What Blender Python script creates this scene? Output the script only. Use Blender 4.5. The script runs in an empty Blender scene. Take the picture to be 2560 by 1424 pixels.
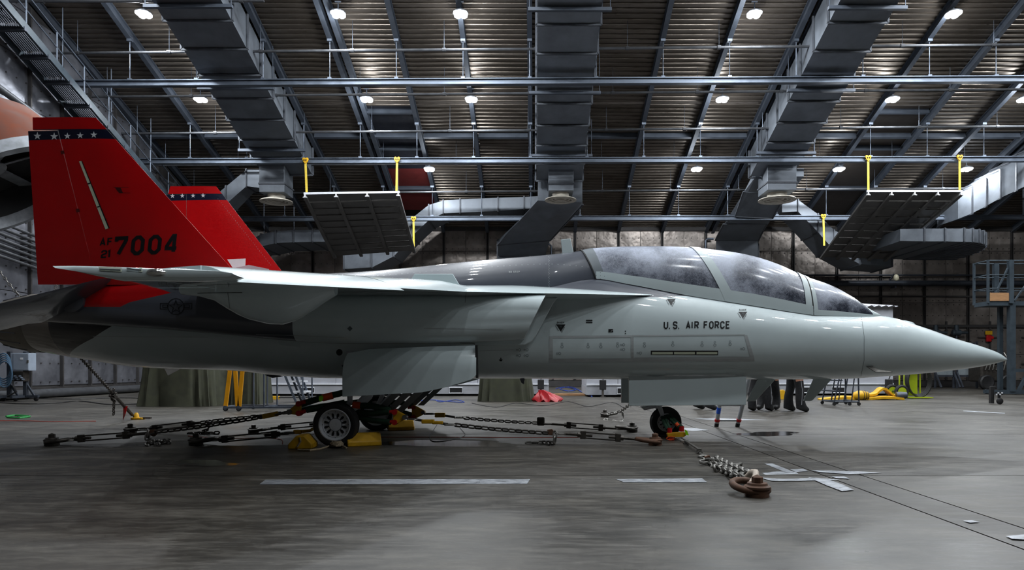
import bpy, bmesh, math, random
from mathutils import Vector, Matrix
from mathutils.bvhtree import BVHTree
random.seed(7)
PI = math.pi
SC = bpy.context.scene
COL = SC.collection
V = Vector

# ------------------------------------------------------------------ camera
F, CX, HY, H, D0 = 1707.0, 1335.0, 920.0, 0.98, 9.75   # focal length (px), vanishing point (px), eye height, distance to the jet's centreline
cam_d = bpy.data.cameras.new('camera')
cam_d.sensor_width = 36.0
cam_d.lens = 36.0 * F / 2560
cam_d.shift_x = (1280 - CX) / 2560
cam_d.shift_y = (HY - 712) / 2560
cam_d.clip_start, cam_d.clip_end = 0.1, 300
cam = bpy.data.objects.new('camera', cam_d)
cam.location = (0, -D0, H)
cam.rotation_euler = (PI / 2, 0, 0)
COL.objects.link(cam)
SC.camera = cam
# ------------------------------------------------------------------ world and exposure
wd = bpy.data.worlds.new('world')
SC.world = wd
wd.use_nodes = True
wd.node_tree.nodes['Background'].inputs[0].default_value = (0.5, 0.58, 0.7, 1)
wd.node_tree.nodes['Background'].inputs[1].default_value = 0.02
SC.view_settings.view_transform = 'Standard'
SC.view_settings.look = 'None'
SC.view_settings.gamma = 1
SC.view_settings.use_curve_mapping = False
SC.view_settings.exposure = -1.65
LAMP_W = 900.0            # watts of every roof lamp
LAMP_COL = (0.92, 0.965, 1.0)
try:
    SC.cycles.use_denoising = True
    SC.cycles.max_bounces = 4
    SC.cycles.diffuse_bounces = 3
    SC.cycles.glossy_bounces = 3
    SC.cycles.use_adaptive_sampling = True
    SC.cycles.adaptive_threshold = .08
    SC.cycles.adaptive_min_samples = 12
    SC.cycles.use_light_tree = True
    SC.cycles.sample_clamp_indirect = 4.0
except Exception:
    pass


def P(px, py, D):
    """the place seen at a pixel of the photograph, D metres in front of the camera"""
    return V(((px - CX) * D / F, D - D0, H + (HY - py) * D / F))


def G(px, py):
    return P(px, py, F * H / (py - HY))


# ------------------------------------------------------------------ mesh helpers
class MB:
    def __init__(s):
        s.v, s.f, s.m = [], [], []
        s.mi = 0

    def add(s, vs, fs):
        b = len(s.v)
        s.v += [tuple(v) for v in vs]
        s.f += [tuple(b + i for i in f) for f in fs]
        s.m += [s.mi] * len(fs)
        return s

    def box(s, c, size, rot=None):
        c = V(c)
        hx, hy, hz = size[0] / 2, size[1] / 2, size[2] / 2
        pts = [V((x, y, z)) for z in (-hz, hz) for y in (-hy, hy) for x in (-hx, hx)]
        if rot is not None:
            pts = [rot @ p for p in pts]
        return s.add([c + p for p in pts], [(0, 2, 3, 1), (4, 5, 7, 6), (0, 1, 5, 4), (2, 6, 7, 3), (0, 4, 6, 2), (1, 3, 7, 5)])

    def bar(s, a, b, w, h=None, up=(0, 0, 1)):
        a, b = V(a), V(b)
        h = h or w
        d = (b - a)
        L = d.length
        if L < 1e-6:
            return s
        d.normalize()
        u = V(up)
        if abs(d.dot(u)) > .98:
            u = V((0, 1, 0)) if abs(d.y) < .9 else V((1, 0, 0))
        sd = d.cross(u).normalized()
        u = sd.cross(d)
        pts = [q + sd * (i * w / 2) + u * (j * h / 2) for q in (a, b) for i, j in ((-1, -1), (1, -1), (1, 1), (-1, 1))]
        return s.add(pts, [(0, 3, 2, 1), (4, 5, 6, 7), (0, 1, 5, 4), (1, 2, 6, 5), (2, 3, 7, 6), (3, 0, 4, 7)])

    def ring_frame(s, pts, closed=False):
        pts = [V(p) for p in pts]
        n = len(pts)
        out = []
        prev = None
        for i in range(n):
            if closed:
                t = pts[(i + 1) % n] - pts[i - 1]
            else:
                t = pts[min(i + 1, n - 1)] - pts[max(i - 1, 0)]
            t.normalize()
            if prev is None:
                a = V((0, 0, 1)) if abs(t.z) < .9 else V((1, 0, 0))
                sd = t.cross(a).normalized()
            else:
                sd = (prev - t * prev.dot(t))
                sd = sd.normalized() if sd.length > 1e-6 else t.orthogonal().normalized()
            prev = sd
            out.append((pts[i], sd, t.cross(sd).normalized()))
        return out

    def tube(s, pts, r, n=8, closed=False, caps=True):
        fr = s.ring_frame(pts, closed)
        vs = []
        for i, (p, a, b) in enumerate(fr):
            rr = r[i] if isinstance(r, (list, tuple)) else r
            for k in range(n):
                t = 2 * PI * k / n
                vs.append(p + a * (rr * math.cos(t)) + b * (rr * math.sin(t)))
        m = len(fr)
        fs = []
        for i in range(m if closed else m - 1):
            j = (i + 1) % m
            for k in range(n):
                l = (k + 1) % n
                fs.append((i * n + k, i * n + l, j * n + l, j * n + k))
        if caps and not closed:
            fs.append(tuple(range(n - 1, -1, -1)))
            fs.append(tuple((m - 1) * n + k for k in range(n)))
        return s.add(vs, fs)

    def lathe(s, prof, o, axis, n=24, caps=True):
        """prof: (distance along axis, radius)"""
        o, ax = V(o), V(axis).normalized()
        a = ax.orthogonal().normalized()
        b = ax.cross(a)
        vs = []
        for d, r in prof:
            for k in range(n):
                t = 2 * PI * k / n
                vs.append(o + ax * d + a * (r * math.cos(t)) + b * (r * math.sin(t)))
        fs = []
        for i in range(len(prof) - 1):
            for k in range(n):
                l = (k + 1) % n
                fs.append((i * n + k, i * n + l, (i + 1) * n + l, (i + 1) * n + k))
        if caps and prof[0][1] > 1e-5:
            fs.append(tuple(range(n - 1, -1, -1)))
        if caps and prof[-1][1] > 1e-5:
            fs.append(tuple((len(prof) - 1) * n + k for k in range(n)))
        return s.add(vs, fs)

    def loft(s, rings, closed=True, cap0=False, cap1=False):
        n = len(rings[0])
        vs = [p for r in rings for p in r]
        fs = []
        for i in range(len(rings) - 1):
            for k in range(n if closed else n - 1):
                l = (k + 1) % n
                fs.append((i * n + k, i * n + l, (i + 1) * n + l, (i + 1) * n + k))
        if cap0:
            fs.append(tuple(range(n - 1, -1, -1)))
        if cap1:
            fs.append(tuple((len(rings) - 1) * n + k for k in range(n)))
        return s.add(vs, fs)

    def prism(s, poly, d):
        """poly: 3-D points of a flat outline; d: vector of its thickness"""
        d = V(d)
        n = len(poly)
        vs = [V(p) for p in poly] + [V(p) + d for p in poly]
        fs = [tuple(range(n)), tuple(range(2 * n - 1, n - 1, -1))]
        fs += [(i, i + n, (i + 1) % n + n, (i + 1) % n) for i in range(n)]
        return s.add(vs, fs)

    def mesh(s, name, mats, smooth=None):
        me = bpy.data.meshes.new(name)
        me.from_pydata(s.v, [], s.f)
        for m in (mats if isinstance(mats, (list, tuple)) else [mats]):
            me.materials.append(m)
        if any(s.m):
            me.polygons.foreach_set('material_index', s.m)
        bm = bmesh.new()
        bm.from_mesh(me)
        bmesh.ops.recalc_face_normals(bm, faces=bm.faces)
        bm.to_mesh(me)
        bm.free()
        if smooth is not None:
            me.shade_smooth()
            me.set_sharp_from_angle(angle=math.radians(smooth))
        me.update()
        return me

    def build(s, name, mats, parent=None, smooth=None, bevel=None):
        o = bpy.data.objects.new(name, s.mesh(name, mats, smooth))
        COL.objects.link(o)
        if parent is not None:
            o.parent = parent
            o.location = -parent_loc(parent)
        if bevel:
            b = o.modifiers.new('bevel', 'BEVEL')
            b.width, b.segments, b.limit_method = bevel, 2, 'ANGLE'
        return o


def parent_loc(o):
    t = V((0, 0, 0))
    while o is not None:
        t += V(o.location)
        o = o.parent
    return t


def tag(o, label=None, cat=None, group=None, kind=None):
    if label:
        o['label'] = label
    if cat:
        o['category'] = cat
    if group:
        o['group'] = group
    if kind:
        o['kind'] = kind
    return o


def thing(name, label, cat, loc=(0, 0, 0), group=None, kind=None):
    o = bpy.data.objects.new(name, None)
    o.empty_display_size = .1
    o.location = loc
    COL.objects.link(o)
    return tag(o, label, cat, group, kind)


def share(name, me, parent, mat4):
    """another piece that shares mesh data"""
    o = bpy.data.objects.new(name, me)
    COL.objects.link(o)
    if parent is not None:
        o.parent = parent
        o.matrix_local = Matrix.Translation(-parent_loc(parent)) @ mat4
    else:
        o.matrix_local = mat4
    return o


def copy_tree(o, parent=None):
    c = o.copy()
    COL.objects.link(c)
    if parent is not None:
        c.parent = parent
    for ch in list(o.children):
        copy_tree(ch, c)
    return c


def interp(tab, x, k=1):
    """piecewise linear table lookup, rows sorted by their first value"""
    if x <= tab[0][0]:
        return tab[0][k]
    for a, b in zip(tab, tab[1:]):
        if x <= b[0]:
            t = (x - a[0]) / (b[0] - a[0])
            return a[k] + (b[k] - a[k]) * t
    return tab[-1][k]


def smoothtab(tab, x, k=1):
    """Catmull-Rom style (monotone) lookup"""
    n = len(tab)
    if x <= tab[0][0]:
        return tab[0][k]
    if x >= tab[-1][0]:
        return tab[-1][k]
    for i in range(n - 1):
        if x <= tab[i + 1][0]:
            break
    x0, x1 = tab[i][0], tab[i + 1][0]
    y0, y1 = tab[i][k], tab[i + 1][k]
    h = x1 - x0
    def slope(j):
        if j == 0 or j == n - 1:
            a, b = (0, 1) if j == 0 else (n - 2, n - 1)
            return (tab[b][k] - tab[a][k]) / (tab[b][0] - tab[a][0])
        d0 = (tab[j][k] - tab[j - 1][k]) / (tab[j][0] - tab[j - 1][0])
        d1 = (tab[j + 1][k] - tab[j][k]) / (tab[j + 1][0] - tab[j][0])
        if d0 * d1 <= 0:
            return 0
        return 2 * d0 * d1 / (d0 + d1)
    m0, m1 = slope(i), slope(i + 1)
    t = (x - x0) / h
    return (2 * t**3 - 3 * t**2 + 1) * y0 + (t**3 - 2 * t**2 + t) * h * m0 + (-2 * t**3 + 3 * t**2) * y1 + (t**3 - t**2) * h * m1


ORD = ['first', 'second', 'third', 'fourth', 'fifth', 'sixth', 'seventh', 'eighth', 'ninth', 'tenth']

# ------------------------------------------------------------------ materials
def srgb(r, g, b):
    return tuple((c / 255 / 12.92) if c / 255 <= .04045 else ((c / 255 + .055) / 1.055) ** 2.4 for c in (r, g, b))


class NT:
    def __init__(s, m):
        s.t = m.node_tree
        s.b = s.t.nodes['Principled BSDF']

    def n(s, typ, **kw):
        x = s.t.nodes.new(typ)
        for k, v in kw.items():
            setattr(x, k, v)
        return x

    def l(s, a, b):
        s.t.links.new(a, b)

    def math(s, op, a, b=None, c=None):
        x = s.n('ShaderNodeMath', operation=op)
        for i, q in enumerate((a, b, c)):
            if q is None:
                continue
            if isinstance(q, (int, float)):
                x.inputs[i].default_value = q
            else:
                s.l(q, x.inputs[i])
        return x.outputs[0]

    def coords(s):
        if not hasattr(s, '_c'):
            s._c = s.n('ShaderNodeTexCoord').outputs['Object']
        return s._c

    def noise(s, scale, detail=4, rough=.55, stretch=None, vec=None):
        v = vec or s.coords()
        if stretch:
            mp = s.n('ShaderNodeMapping')
            mp.inputs['Scale'].default_value = stretch
            s.l(v, mp.inputs['Vector'])
            v = mp.outputs[0]
        x = s.n('ShaderNodeTexNoise')
        x.inputs['Scale'].default_value = scale
        x.inputs['Detail'].default_value = detail
        x.inputs['Roughness'].default_value = rough
        s.l(v, x.inputs['Vector'])
        return x.outputs['Fac']

    def remap(s, val, a, b, c=0., d=1.):
        x = s.n('ShaderNodeMapRange')
        s.l(val, x.inputs[0])
        for i, q in enumerate((a, b, c, d)):
            x.inputs[i + 1].default_value = q
        return x.outputs[0]

    def mix(s, fac, a, b):
        x = s.n('ShaderNodeMix', data_type='RGBA')
        if isinstance(fac, (int, float)):
            x.inputs[0].default_value = fac
        else:
            s.l(fac, x.inputs[0])
        for i, q in ((6, a), (7, b)):
            if isinstance(q, (tuple, list)):
                x.inputs[i].default_value = (*q[:3], 1)
            else:
                s.l(q, x.inputs[i])
        return x.outputs[2]

    def bump(s, h, strength=.2, dist=.02):
        x = s.n('ShaderNodeBump')
        x.inputs['Strength'].default_value = strength
        x.inputs['Distance'].default_value = dist
        s.l(h, x.inputs['Height'])
        s.l(x.outputs[0], s.b.inputs['Normal'])

    def polymask(s, poly):
        """1 inside a convex outline given in the object's X and Z"""
        if not hasattr(s, '_sep'):
            s._sep = s.n('ShaderNodeSeparateXYZ')
            s.l(s.coords(), s._sep.inputs[0])
        X, Z = s._sep.outputs[0], s._sep.outputs[2]
        ar = sum(poly[i - 1][0] * poly[i][1] - poly[i][0] * poly[i - 1][1] for i in range(len(poly)))
        if ar < 0:
            poly = poly[::-1]
        out = None
        for i in range(len(poly)):
            (x0, z0), (x1, z1) = poly[i - 1], poly[i]
            L = math.hypot(x1 - x0, z1 - z0)
            a, b = -(z1 - z0) / L, (x1 - x0) / L
            c = -(a * x0 + b * z0)
            q = s.math('MULTIPLY_ADD', X, a, s.math('MULTIPLY_ADD', Z, b, c))
            q = s.math('GREATER_THAN', q, 0.0)
            out = q if out is None else s.math('MULTIPLY', out, q)
        return out


MATS = {}


def mat(name, col, rough=.5, metal=0., var=.12, scale=3., bump=0., coat=0., emit=None, stretch=None, detail=5):
    if name in MATS:
        return MATS[name]
    m = bpy.data.materials.new(name)
    m.use_nodes = True
    t = NT(m)
    b = t.b
    b.inputs['Roughness'].default_value = rough
    b.inputs['Metallic'].default_value = metal
    b.inputs['Coat Weight'].default_value = coat
    b.inputs['Coat Roughness'].default_value = .08
    if emit:
        b.inputs['Base Color'].default_value = (*col, 1)
        b.inputs['Emission Color'].default_value = (*col, 1)
        b.inputs['Emission Strength'].default_value = emit
    else:
        nz = t.noise(scale, detail, .6, stretch)
        f = t.remap(nz, .3, .7)
        lo = tuple(c * (1 - var) for c in col)
        hi = tuple(min(1, c * (1 + var)) for c in col)
        t.l(t.mix(f, lo, hi), b.inputs['Base Color'])
        t.l(t.remap(nz, .3, .7, max(0, rough * .85), min(1, rough * 1.15)), b.inputs['Roughness'])
        if bump:
            t.bump(nz, bump)
    MATS[name] = m
    return m


M = {}
M['galv'] = mat('galvanised', srgb(92, 100, 112), .45, .6, .22, 2.5, .05)
M['galv_dark'] = mat('galvanised_dark', srgb(64, 69, 78), .5, .5, .25, 3.)
M['duct'] = mat('duct_sheet', srgb(104, 110, 118), .5, .4, .22, 1.6, .08)
M['duct_in'] = mat('duct_seam', srgb(84, 88, 95), .55, .4, .3, 4)
M['beam'] = mat('beam_steel', srgb(80, 87, 98), .5, .35, .2, 2.)
M['pipe'] = mat('pipe_steel', srgb(90, 92, 96), .4, .6, .2, 4)
M['panel'] = mat('wall_sheet', srgb(138, 130, 122), .42, .55, .3, 1.1, .25)
M['panel_side'] = mat('wall_sheet_side', srgb(146, 146, 152), .4, .6, .3, 1.3, .3)
M['stud'] = mat('wall_stud', srgb(58, 56, 56), .6, .3, .3, 3)
M['black'] = mat('black_rubber', (.008, .008, .009), .6)
M['dark'] = mat('dark_void', (.006, .006, .007), .9)
M['hang_panel'] = mat('hanging_panel', srgb(84, 82, 80), .6, .2, .2, 2.)
M['white_metal'] = mat('white_enamel', srgb(205, 208, 214), .35, .0, .08, 6)
M['container'] = mat('container_white', srgb(160, 162, 170), .5, 0, .12, 1.2)
M['yellow'] = mat('yellow_paint', srgb(200, 152, 12), .5, 0, .2, 7)
M['yellow_lad'] = mat('yellow_fibreglass', srgb(206, 142, 8), .45, 0, .12, 5)
M['yellow_strap'] = mat('yellow_strap', srgb(226, 196, 70), .7, 0, .15, 8)
M['steel'] = mat('forged_steel', srgb(120, 118, 114), .42, .8, .25, 14)
M['steel_dark'] = mat('oiled_steel', srgb(72, 68, 64), .45, .7, .35, 12)
M['rust'] = mat('rusty_steel', srgb(82, 56, 40), .75, .2, .4, 12, .25)
M['red'] = mat('red_shackle', srgb(176, 18, 22), .4, 0, .15, 8)
M['orange'] = mat('orange_tag', srgb(226, 80, 24), .6)
M['lime'] = mat('lime_tag', srgb(150, 230, 20), .5)
M['sling'] = mat('green_sling', srgb(26, 58, 40), .85, 0, .25, 40)
M['tarp'] = mat('olive_canvas', srgb(56, 58, 44), .92, 0, .3, 5, .1)
M['red_bag'] = mat('red_vinyl', srgb(150, 16, 26), .4, 0, .15, 4)
M['rope'] = mat('rope', srgb(140, 126, 104), .9, 0, .3, 60)
M['cloth'] = mat('black_workwear', srgb(20, 20, 24), .85, 0, .2, 20)
M['skin'] = mat('skin', srgb(178, 128, 104), .55, 0, .06, 8)
M['boot'] = mat('boot_leather', srgb(30, 30, 32), .5, 0, .2, 20)
M['piping'] = mat('reflective_piping', srgb(170, 172, 178), .5)
M['cable'] = mat('cable_black', srgb(20, 20, 22), .6)
M['cable_blue'] = mat('cable_blue', srgb(36, 64, 150), .6)
M['cable_red'] = mat('cable_red', srgb(170, 50, 30), .6)
M['cable_green'] = mat('cable_green', srgb(16, 120, 50), .6)
M['box_grey'] = mat('cabinet_grey', srgb(140, 150, 164), .5, 0, .08, 5)
M['stand'] = mat('stand_blue_grey', srgb(56, 66, 74), .5, .3, .2, 4)
M['wood'] = mat('kick_board', srgb(150, 112, 76), .8, 0, .2, 6, .1, stretch=(1, 8, 8))
M['lime_paint'] = mat('lime_cart', srgb(150, 166, 22), .45, 0, .12, 5)
M['paper'] = mat('paper_white', srgb(226, 228, 232), .7, 0, .05)
M['blue_tape'] = mat('blue_tape', srgb(30, 84, 190), .5)
M['cowl_orange'] = mat('cowl_orange', srgb(98, 42, 14), .75, .0, .3, 2.2, .1)
M['cowl_grey'] = mat('cowl_grey', srgb(132, 136, 142), .5, .4, .4, 3, .15)
M['diffuser'] = mat('diffuser_cream', srgb(178, 172, 160), .6, 0, .25, 5)
M['alu'] = mat('ladder_aluminium', srgb(170, 172, 176), .4, .5, .1, 8)
M['lens'] = mat('lamp_lens', (.9, .95, 1.), .5, emit=45.)
try:
    M['lens'].cycles.emission_sampling = 'NONE'      # the lamps' own lights do the lighting
except Exception:
    pass
M['lamp_body'] = mat('lamp_body', srgb(120, 124, 130), .5, .4)
M['tape'] = None


def tape_mat():
    m = bpy.data.materials.new('silver_tape')
    m.use_nodes = True
    t = NT(m)
    nz = t.noise(9, 6, .7, (1, 4, 1))
    t.l(t.mix(t.remap(nz, .35, .65), srgb(96, 100, 108), srgb(190, 194, 200)), t.b.inputs['Base Color'])
    t.b.inputs['Metallic'].default_value = .5
    t.l(t.remap(nz, .3, .7, .25, .5), t.b.inputs['Roughness'])
    t.bump(nz, .4, .01)
    return m


M['tape'] = tape_mat()


def floor_mat(name, k=1.0):
    m = bpy.data.materials.new(name)
    m.use_nodes = True
    t = NT(m)
    big = t.noise(.4, 6, .62, (1, 1.3, 1))
    streak = t.noise(1.9, 8, .72, (.6, 1.5, 1))
    brush = t.noise(7., 6, .72, (.45, 1.6, 1))
    fine = t.noise(40, 4, .7, (.5, 1.2, 1))
    c = t.mix(t.remap(big, .32, .68), srgb(44 * k, 41 * k, 37 * k), srgb(62 * k, 59 * k, 54 * k))
    c = t.mix(t.math('MULTIPLY', t.remap(streak, .5, .68), .65), c, srgb(96 * k, 92 * k, 85 * k))
    c = t.mix(t.math('MULTIPLY', t.remap(streak, .48, .32), .6), c, srgb(30 * k, 28 * k, 26 * k))
    c = t.mix(t.math('MULTIPLY', t.remap(brush, .5, .7), .45), c, srgb(104 * k, 100 * k, 93 * k))
    c = t.mix(t.math('MULTIPLY', t.remap(brush, .46, .32), .4), c, srgb(28 * k, 27 * k, 26 * k))
    c = t.mix(t.math('MULTIPLY', t.remap(fine, .58, .8), .4), c, srgb(128 * k, 123 * k, 114 * k))
    t.l(c, t.b.inputs['Base Color'])
    r = t.math('ADD', t.remap(big, .35, .65, .30, .5), t.remap(brush, .3, .7, -.06, .1))
    t.l(r, t.b.inputs['Roughness'])
    t.b.inputs['Specular IOR Level'].default_value = .38
    t.bump(brush, .1, .006)
    return m


M['floor'] = floor_mat('concrete')
M['floor_strip'] = floor_mat('concrete_strip', .85)


def deck_mat():
    m = bpy.data.materials.new('roof_deck')
    m.use_nodes = True
    t = NT(m)
    a = t.noise(.5, 5, .6, (1, 3, 1))
    b = t.noise(14, 3, .6, (.2, 3, 1))
    c = t.mix(t.remap(a, .3, .7), srgb(92, 84, 76), srgb(122, 114, 106))
    c = t.mix(t.math('MULTIPLY', t.remap(b, .5, .75), .5), c, srgb(60, 52, 45))
    t.l(c, t.b.inputs['Base Color'])
    t.b.inputs['Metallic'].default_value = .7
    t.l(t.remap(b, .3, .7, .27, .42), t.b.inputs['Roughness'])
    return m


M['deck'] = deck_mat()


def wall_mat(name, c0, c1):
    m = bpy.data.materials.new(name)
    m.use_nodes = True
    t = NT(m)
    info = t.n('ShaderNodeObjectInfo').outputs['Random']
    vec = t.n('ShaderNodeVectorMath', operation='ADD')
    t.l(t.coords(), vec.inputs[0])
    cmb = t.n('ShaderNodeCombineXYZ')
    t.l(t.math('MULTIPLY', info, 40.), cmb.inputs[0])
    t.l(cmb.outputs[0], vec.inputs[1])
    nz = t.noise(1.1, 5, .6, None, vec.outputs[0])
    dent = t.noise(2.2, 2, .5, None, vec.outputs[0])
    c = t.mix(t.remap(nz, .3, .7), c0, c1)
    c = t.mix(t.math('MULTIPLY', info, .35), c, tuple(q * .55 for q in c0))
    t.l(c, t.b.inputs['Base Color'])
    t.b.inputs['Metallic'].default_value = .6
    t.l(t.remap(nz, .3, .7, .3, .48), t.b.inputs['Roughness'])
    t.bump(dent, .35, .12)
    return m


M['panel'] = wall_mat('wall_sheet_metal', srgb(112, 104, 98), srgb(158, 150, 144))
M['panel_side'] = wall_mat('side_sheet_metal', srgb(96, 98, 106), srgb(140, 142, 150))
# ------------------------------------------------------------------ the hall
DW = 36.0                    # distance of the back wall
SL = 0.34                    # fall of the roof towards the back wall
def roof_z(D):
    return 8.35 + SL * (DW - abs(D - 0.0)) if D >= 0 else 8.35 + SL * (DW + D)
XL, XR, DF = -16.4, 27.0, -33.0
YB, YF = DW - D0, DF - D0
ang = math.atan(SL)

# floor: slabs with recessed joints
fl = MB()
fl.box(((XL + XR) / 2, (YB + YF) / 2, -.08), (XR - XL, YB - YF, .1))
floor = tag(fl.build('floor', mat('joint_filler', srgb(34, 32, 30), .9)), kind='structure')
xs = [XL, -9.5, 2.65, 3.0, 14.5, XR]
ds = [DF, -8.0, 0.4, 6.24, 10.14, 17.5, 26.5, DW]
for i in range(len(xs) - 1):
    for j in range(len(ds) - 1):
        g = .008
        x0, x1, y0, y1 = xs[i] + g, xs[i + 1] - g, ds[j] - D0 + g, ds[j + 1] - D0 - g
        b = MB().box(((x0 + x1) / 2, (y0 + y1) / 2, -.015), (x1 - x0, y1 - y0, .03))
        b.build('slab', M['floor_strip'] if i == 2 else M['floor'], floor)

# roof: sheets of ribbed decking between beams, rising to a ridge over the camera
ceil = MB()
for s in (1, -1):
    y_edge = s * DW - D0
    zt = 8.35 + .35
    zr = 8.35 + SL * DW + .35
    ceil.prism([V((XL, y_edge, zt)), V((XR, y_edge, zt)), V((XR, -D0, zr)), V((XL, -D0, zr))], (0, 0, .15))
ceiling = tag(ceil.build('ceiling', mat('roof_board', srgb(40, 38, 38), .9)), kind='structure')
BEAMS = [-0.15 + 2.3 * k for k in range(-7, 12)]
BEAMS = [x for x in BEAMS if XL < x < XR - .2]
pitch, depth = .22, .045
Ls = DW / math.cos(ang)


def deck_mesh(name, w, l0, l1):
    """a ribbed sheet w wide, running l0..l1 down the slope (local y), ribs along x"""
    b = MB()
    prof = []
    y = l0
    while y < l1 - 1e-6:
        prof += [(y, 0), (y + pitch * .42, 0), (y + pitch * .52, -depth), (y + pitch * .86, -depth)]
        y += pitch
    prof.append((l1, 0))
    rows = [[V((x, q[0], q[1])) for q in prof] for x in (-w / 2, w / 2)]
    b.loft(rows, closed=False)
    return b.mesh(name, M['deck'])


NSH = 4
segs = [(Ls * k / NSH, Ls * (k + 1) / NSH - .02) for k in range(NSH)]
deck_me = [deck_mesh('deck_sheet', 2.3, a, b) for a, b in segs]
edges = [XL] + BEAMS + [XR]
for s in (1, -1):
    rot = Matrix.Rotation(0 if s == 1 else PI, 4, 'Z') @ Matrix.Rotation(-ang, 4, 'X')
    for i in range(len(edges) - 1):
        x0, x1 = edges[i], edges[i + 1]
        for q, me in enumerate(deck_me):
            # roof window openings, near the lower edge, stay without their sheet
            if s == 1 and q == 3 and (abs((x0 + x1) / 2 + 5.9) < .8 or abs((x0 + x1) / 2 - 14.85) < .8):
                continue
            mt = Matrix.Translation(((x0 + x1) / 2, -D0, 8.35 + SL * DW + .07)) @ rot @ Matrix.Diagonal(((x1 - x0) / 2.3, 1, 1, 1))
            share('deck_sheet', me, ceiling, mt)


def ibeam(name, L, w=.2, h=.32, t=.03):
    b = MB()
    b.box((0, L / 2, 0), (w, L, t))
    b.box((0, L / 2, -h), (w, L, t))
    b.box((0, L / 2, -h / 2), (t, L, h))
    return b.mesh(name, M['beam'])


bm_me = ibeam('beam', Ls, .17, .26)
for s in (1, -1):
    rot = Matrix.Rotation(0 if s == 1 else PI, 4, 'Z') @ Matrix.Rotation(-ang, 4, 'X')
    for x in BEAMS:
        share('beam', bm_me, ceiling, Matrix.Translation((x, -D0, 8.35 + SL * DW + .02)) @ rot)
# paired beams and cross rails of the roof
for x in (-6.72, 9.4, 20.95):
    share('beam', bm_me, ceiling, Matrix.Translation((x, -D0, 8.35 + SL * DW - .02)) @ Matrix.Rotation(-ang, 4, 'X'))
for D in (28.75,):
    for i in range(len(BEAMS) - 1):
        b = MB().box(((BEAMS[i] + BEAMS[i + 1]) / 2, D - D0, roof_z(D) - .06), (2.08, .12, .22), Matrix.Rotation(-ang, 3, 'X'))
        b.build('cross_rail', M['beam'], ceiling)
# the two openings in the deck: dark red and black boards behind them
def roof_quad(x0, x1, D_a, D_b, dz):
    return [V((x0, D_a - D0, roof_z(D_a) + dz)), V((x1, D_a - D0, roof_z(D_a) + dz)), V((x1, D_b - D0, roof_z(D_b) + dz)), V((x0, D_b - D0, roof_z(D_b) + dz))]
b = MB().prism(roof_quad(-7.0, -4.75, 27.0, 31.2, .12), (0, 0, .04))
b.build('opening_board', mat('shaft_navy', srgb(18, 22, 34), .8), ceiling)
b = MB().prism(roof_quad(-7.0, -4.75, 31.2, 34.5, .12), (0, 0, .04))
b.build('opening_board', mat('shaft_red', srgb(104, 30, 28), .8), ceiling)
b = MB().prism(roof_quad(13.7, 16.0, 27.0, 36, .12), (0, 0, .04))
b.build('opening_board', mat('shaft_brown', srgb(50, 44, 40), .8), ceiling)
for D in (27.4, 29.6, 32.5):
    for x in (-5.9, 14.8):
        MB().box((x, D - D0, roof_z(D) + .0), (2.08, .1, .2), Matrix.Rotation(-ang, 3, 'X')).build('cross_rail', M['beam'], ceiling)

# walls: backing, sheet panels, studs, rails
def panel_mesh(name, w, h, m):
    """a sheet panel with a pressed edge and a slightly pillowed face, in local x/z, face towards -y"""
    b = MB()
    n = 5
    g = .012
    rows = []
    for j in range(n + 1):
        r = []
        for i in range(n + 1):
            u, v = i / n, j / n
            bul = -.03 - .02 * math.sin(PI * u) * math.sin(PI * v)
            r.append(V(((u - .5) * (w - 2 * g), bul, (v - .5) * (h - 2 * g))))
        rows.append(r)
    b.loft(rows, closed=False)
    per = [rows[0][i] for i in range(n + 1)] + [rows[j][n] for j in range(1, n + 1)] + [rows[n][i] for i in range(n - 1, -1, -1)] + [rows[j][0] for j in range(n - 1, 0, -1)]
    b.loft([per, [V((p.x, 0, p.z)) for p in per]])
    # fixing studs of the sheet
    for u in (-.42, -.14, .14, .42):
        for v in (-.42, 0, .42):
            b.mi = 1
            b.box((u * w, -.05, v * h), (.035, .05, .035))
            b.mi = 0
    return b.mesh(name, [m, M['stud']], 50)


wb = MB().box(((XL + XR) / 2, YB + .15, 4.5), (XR - XL + .6, .3, 9.2))
wall_back = tag(wb.build('wall_back', M['stud']), kind='structure')
pw, ph = 1.15, 1.36
pm = panel_mesh('panel', pw, ph, M['panel'])
x = BEAMS[0] - 2.3 + .0
nx = 0
xx = -0.15 - 7 * 2.3
while xx < XR - pw:
    for j in range(6):
        z = .35 + ph * (j + .5)
        for q in range(2):
            xc = xx + .06 + (q + .5) * (2.3 - .12) / 2
            share('panel', pm, wall_back, Matrix.Translation((xc, YB, z)) @ Matrix.Diagonal(((2.18 / 2) / pw, 1, 1, 1)))
    for o_ in (-.045, .045):
        MB().box((xx + o_, YB - .06, 4.2), (.035, .09, 8.3)).build('stud', M['stud'], wall_back)
    MB().box((xx + 1.15, YB - .06, 1.9), (.09, .07, 3.1)).build('stud', M['stud'], wall_back)
    for z in (1.2, 2.6):
        MB().box((xx + 1.15, YB - .1, z), (1.3, .05, .06)).build('bracket_bar', M['stud'], wall_back)
    xx += 2.3
for z, h in ((.16, .3), (3.2, .14), (4.75, .08), (8.3, .2)):
    MB().box(((XL + XR) / 2, YB - .07, z), (XR - XL, .1, h)).build('rail', M['stud'], wall_back)

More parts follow.
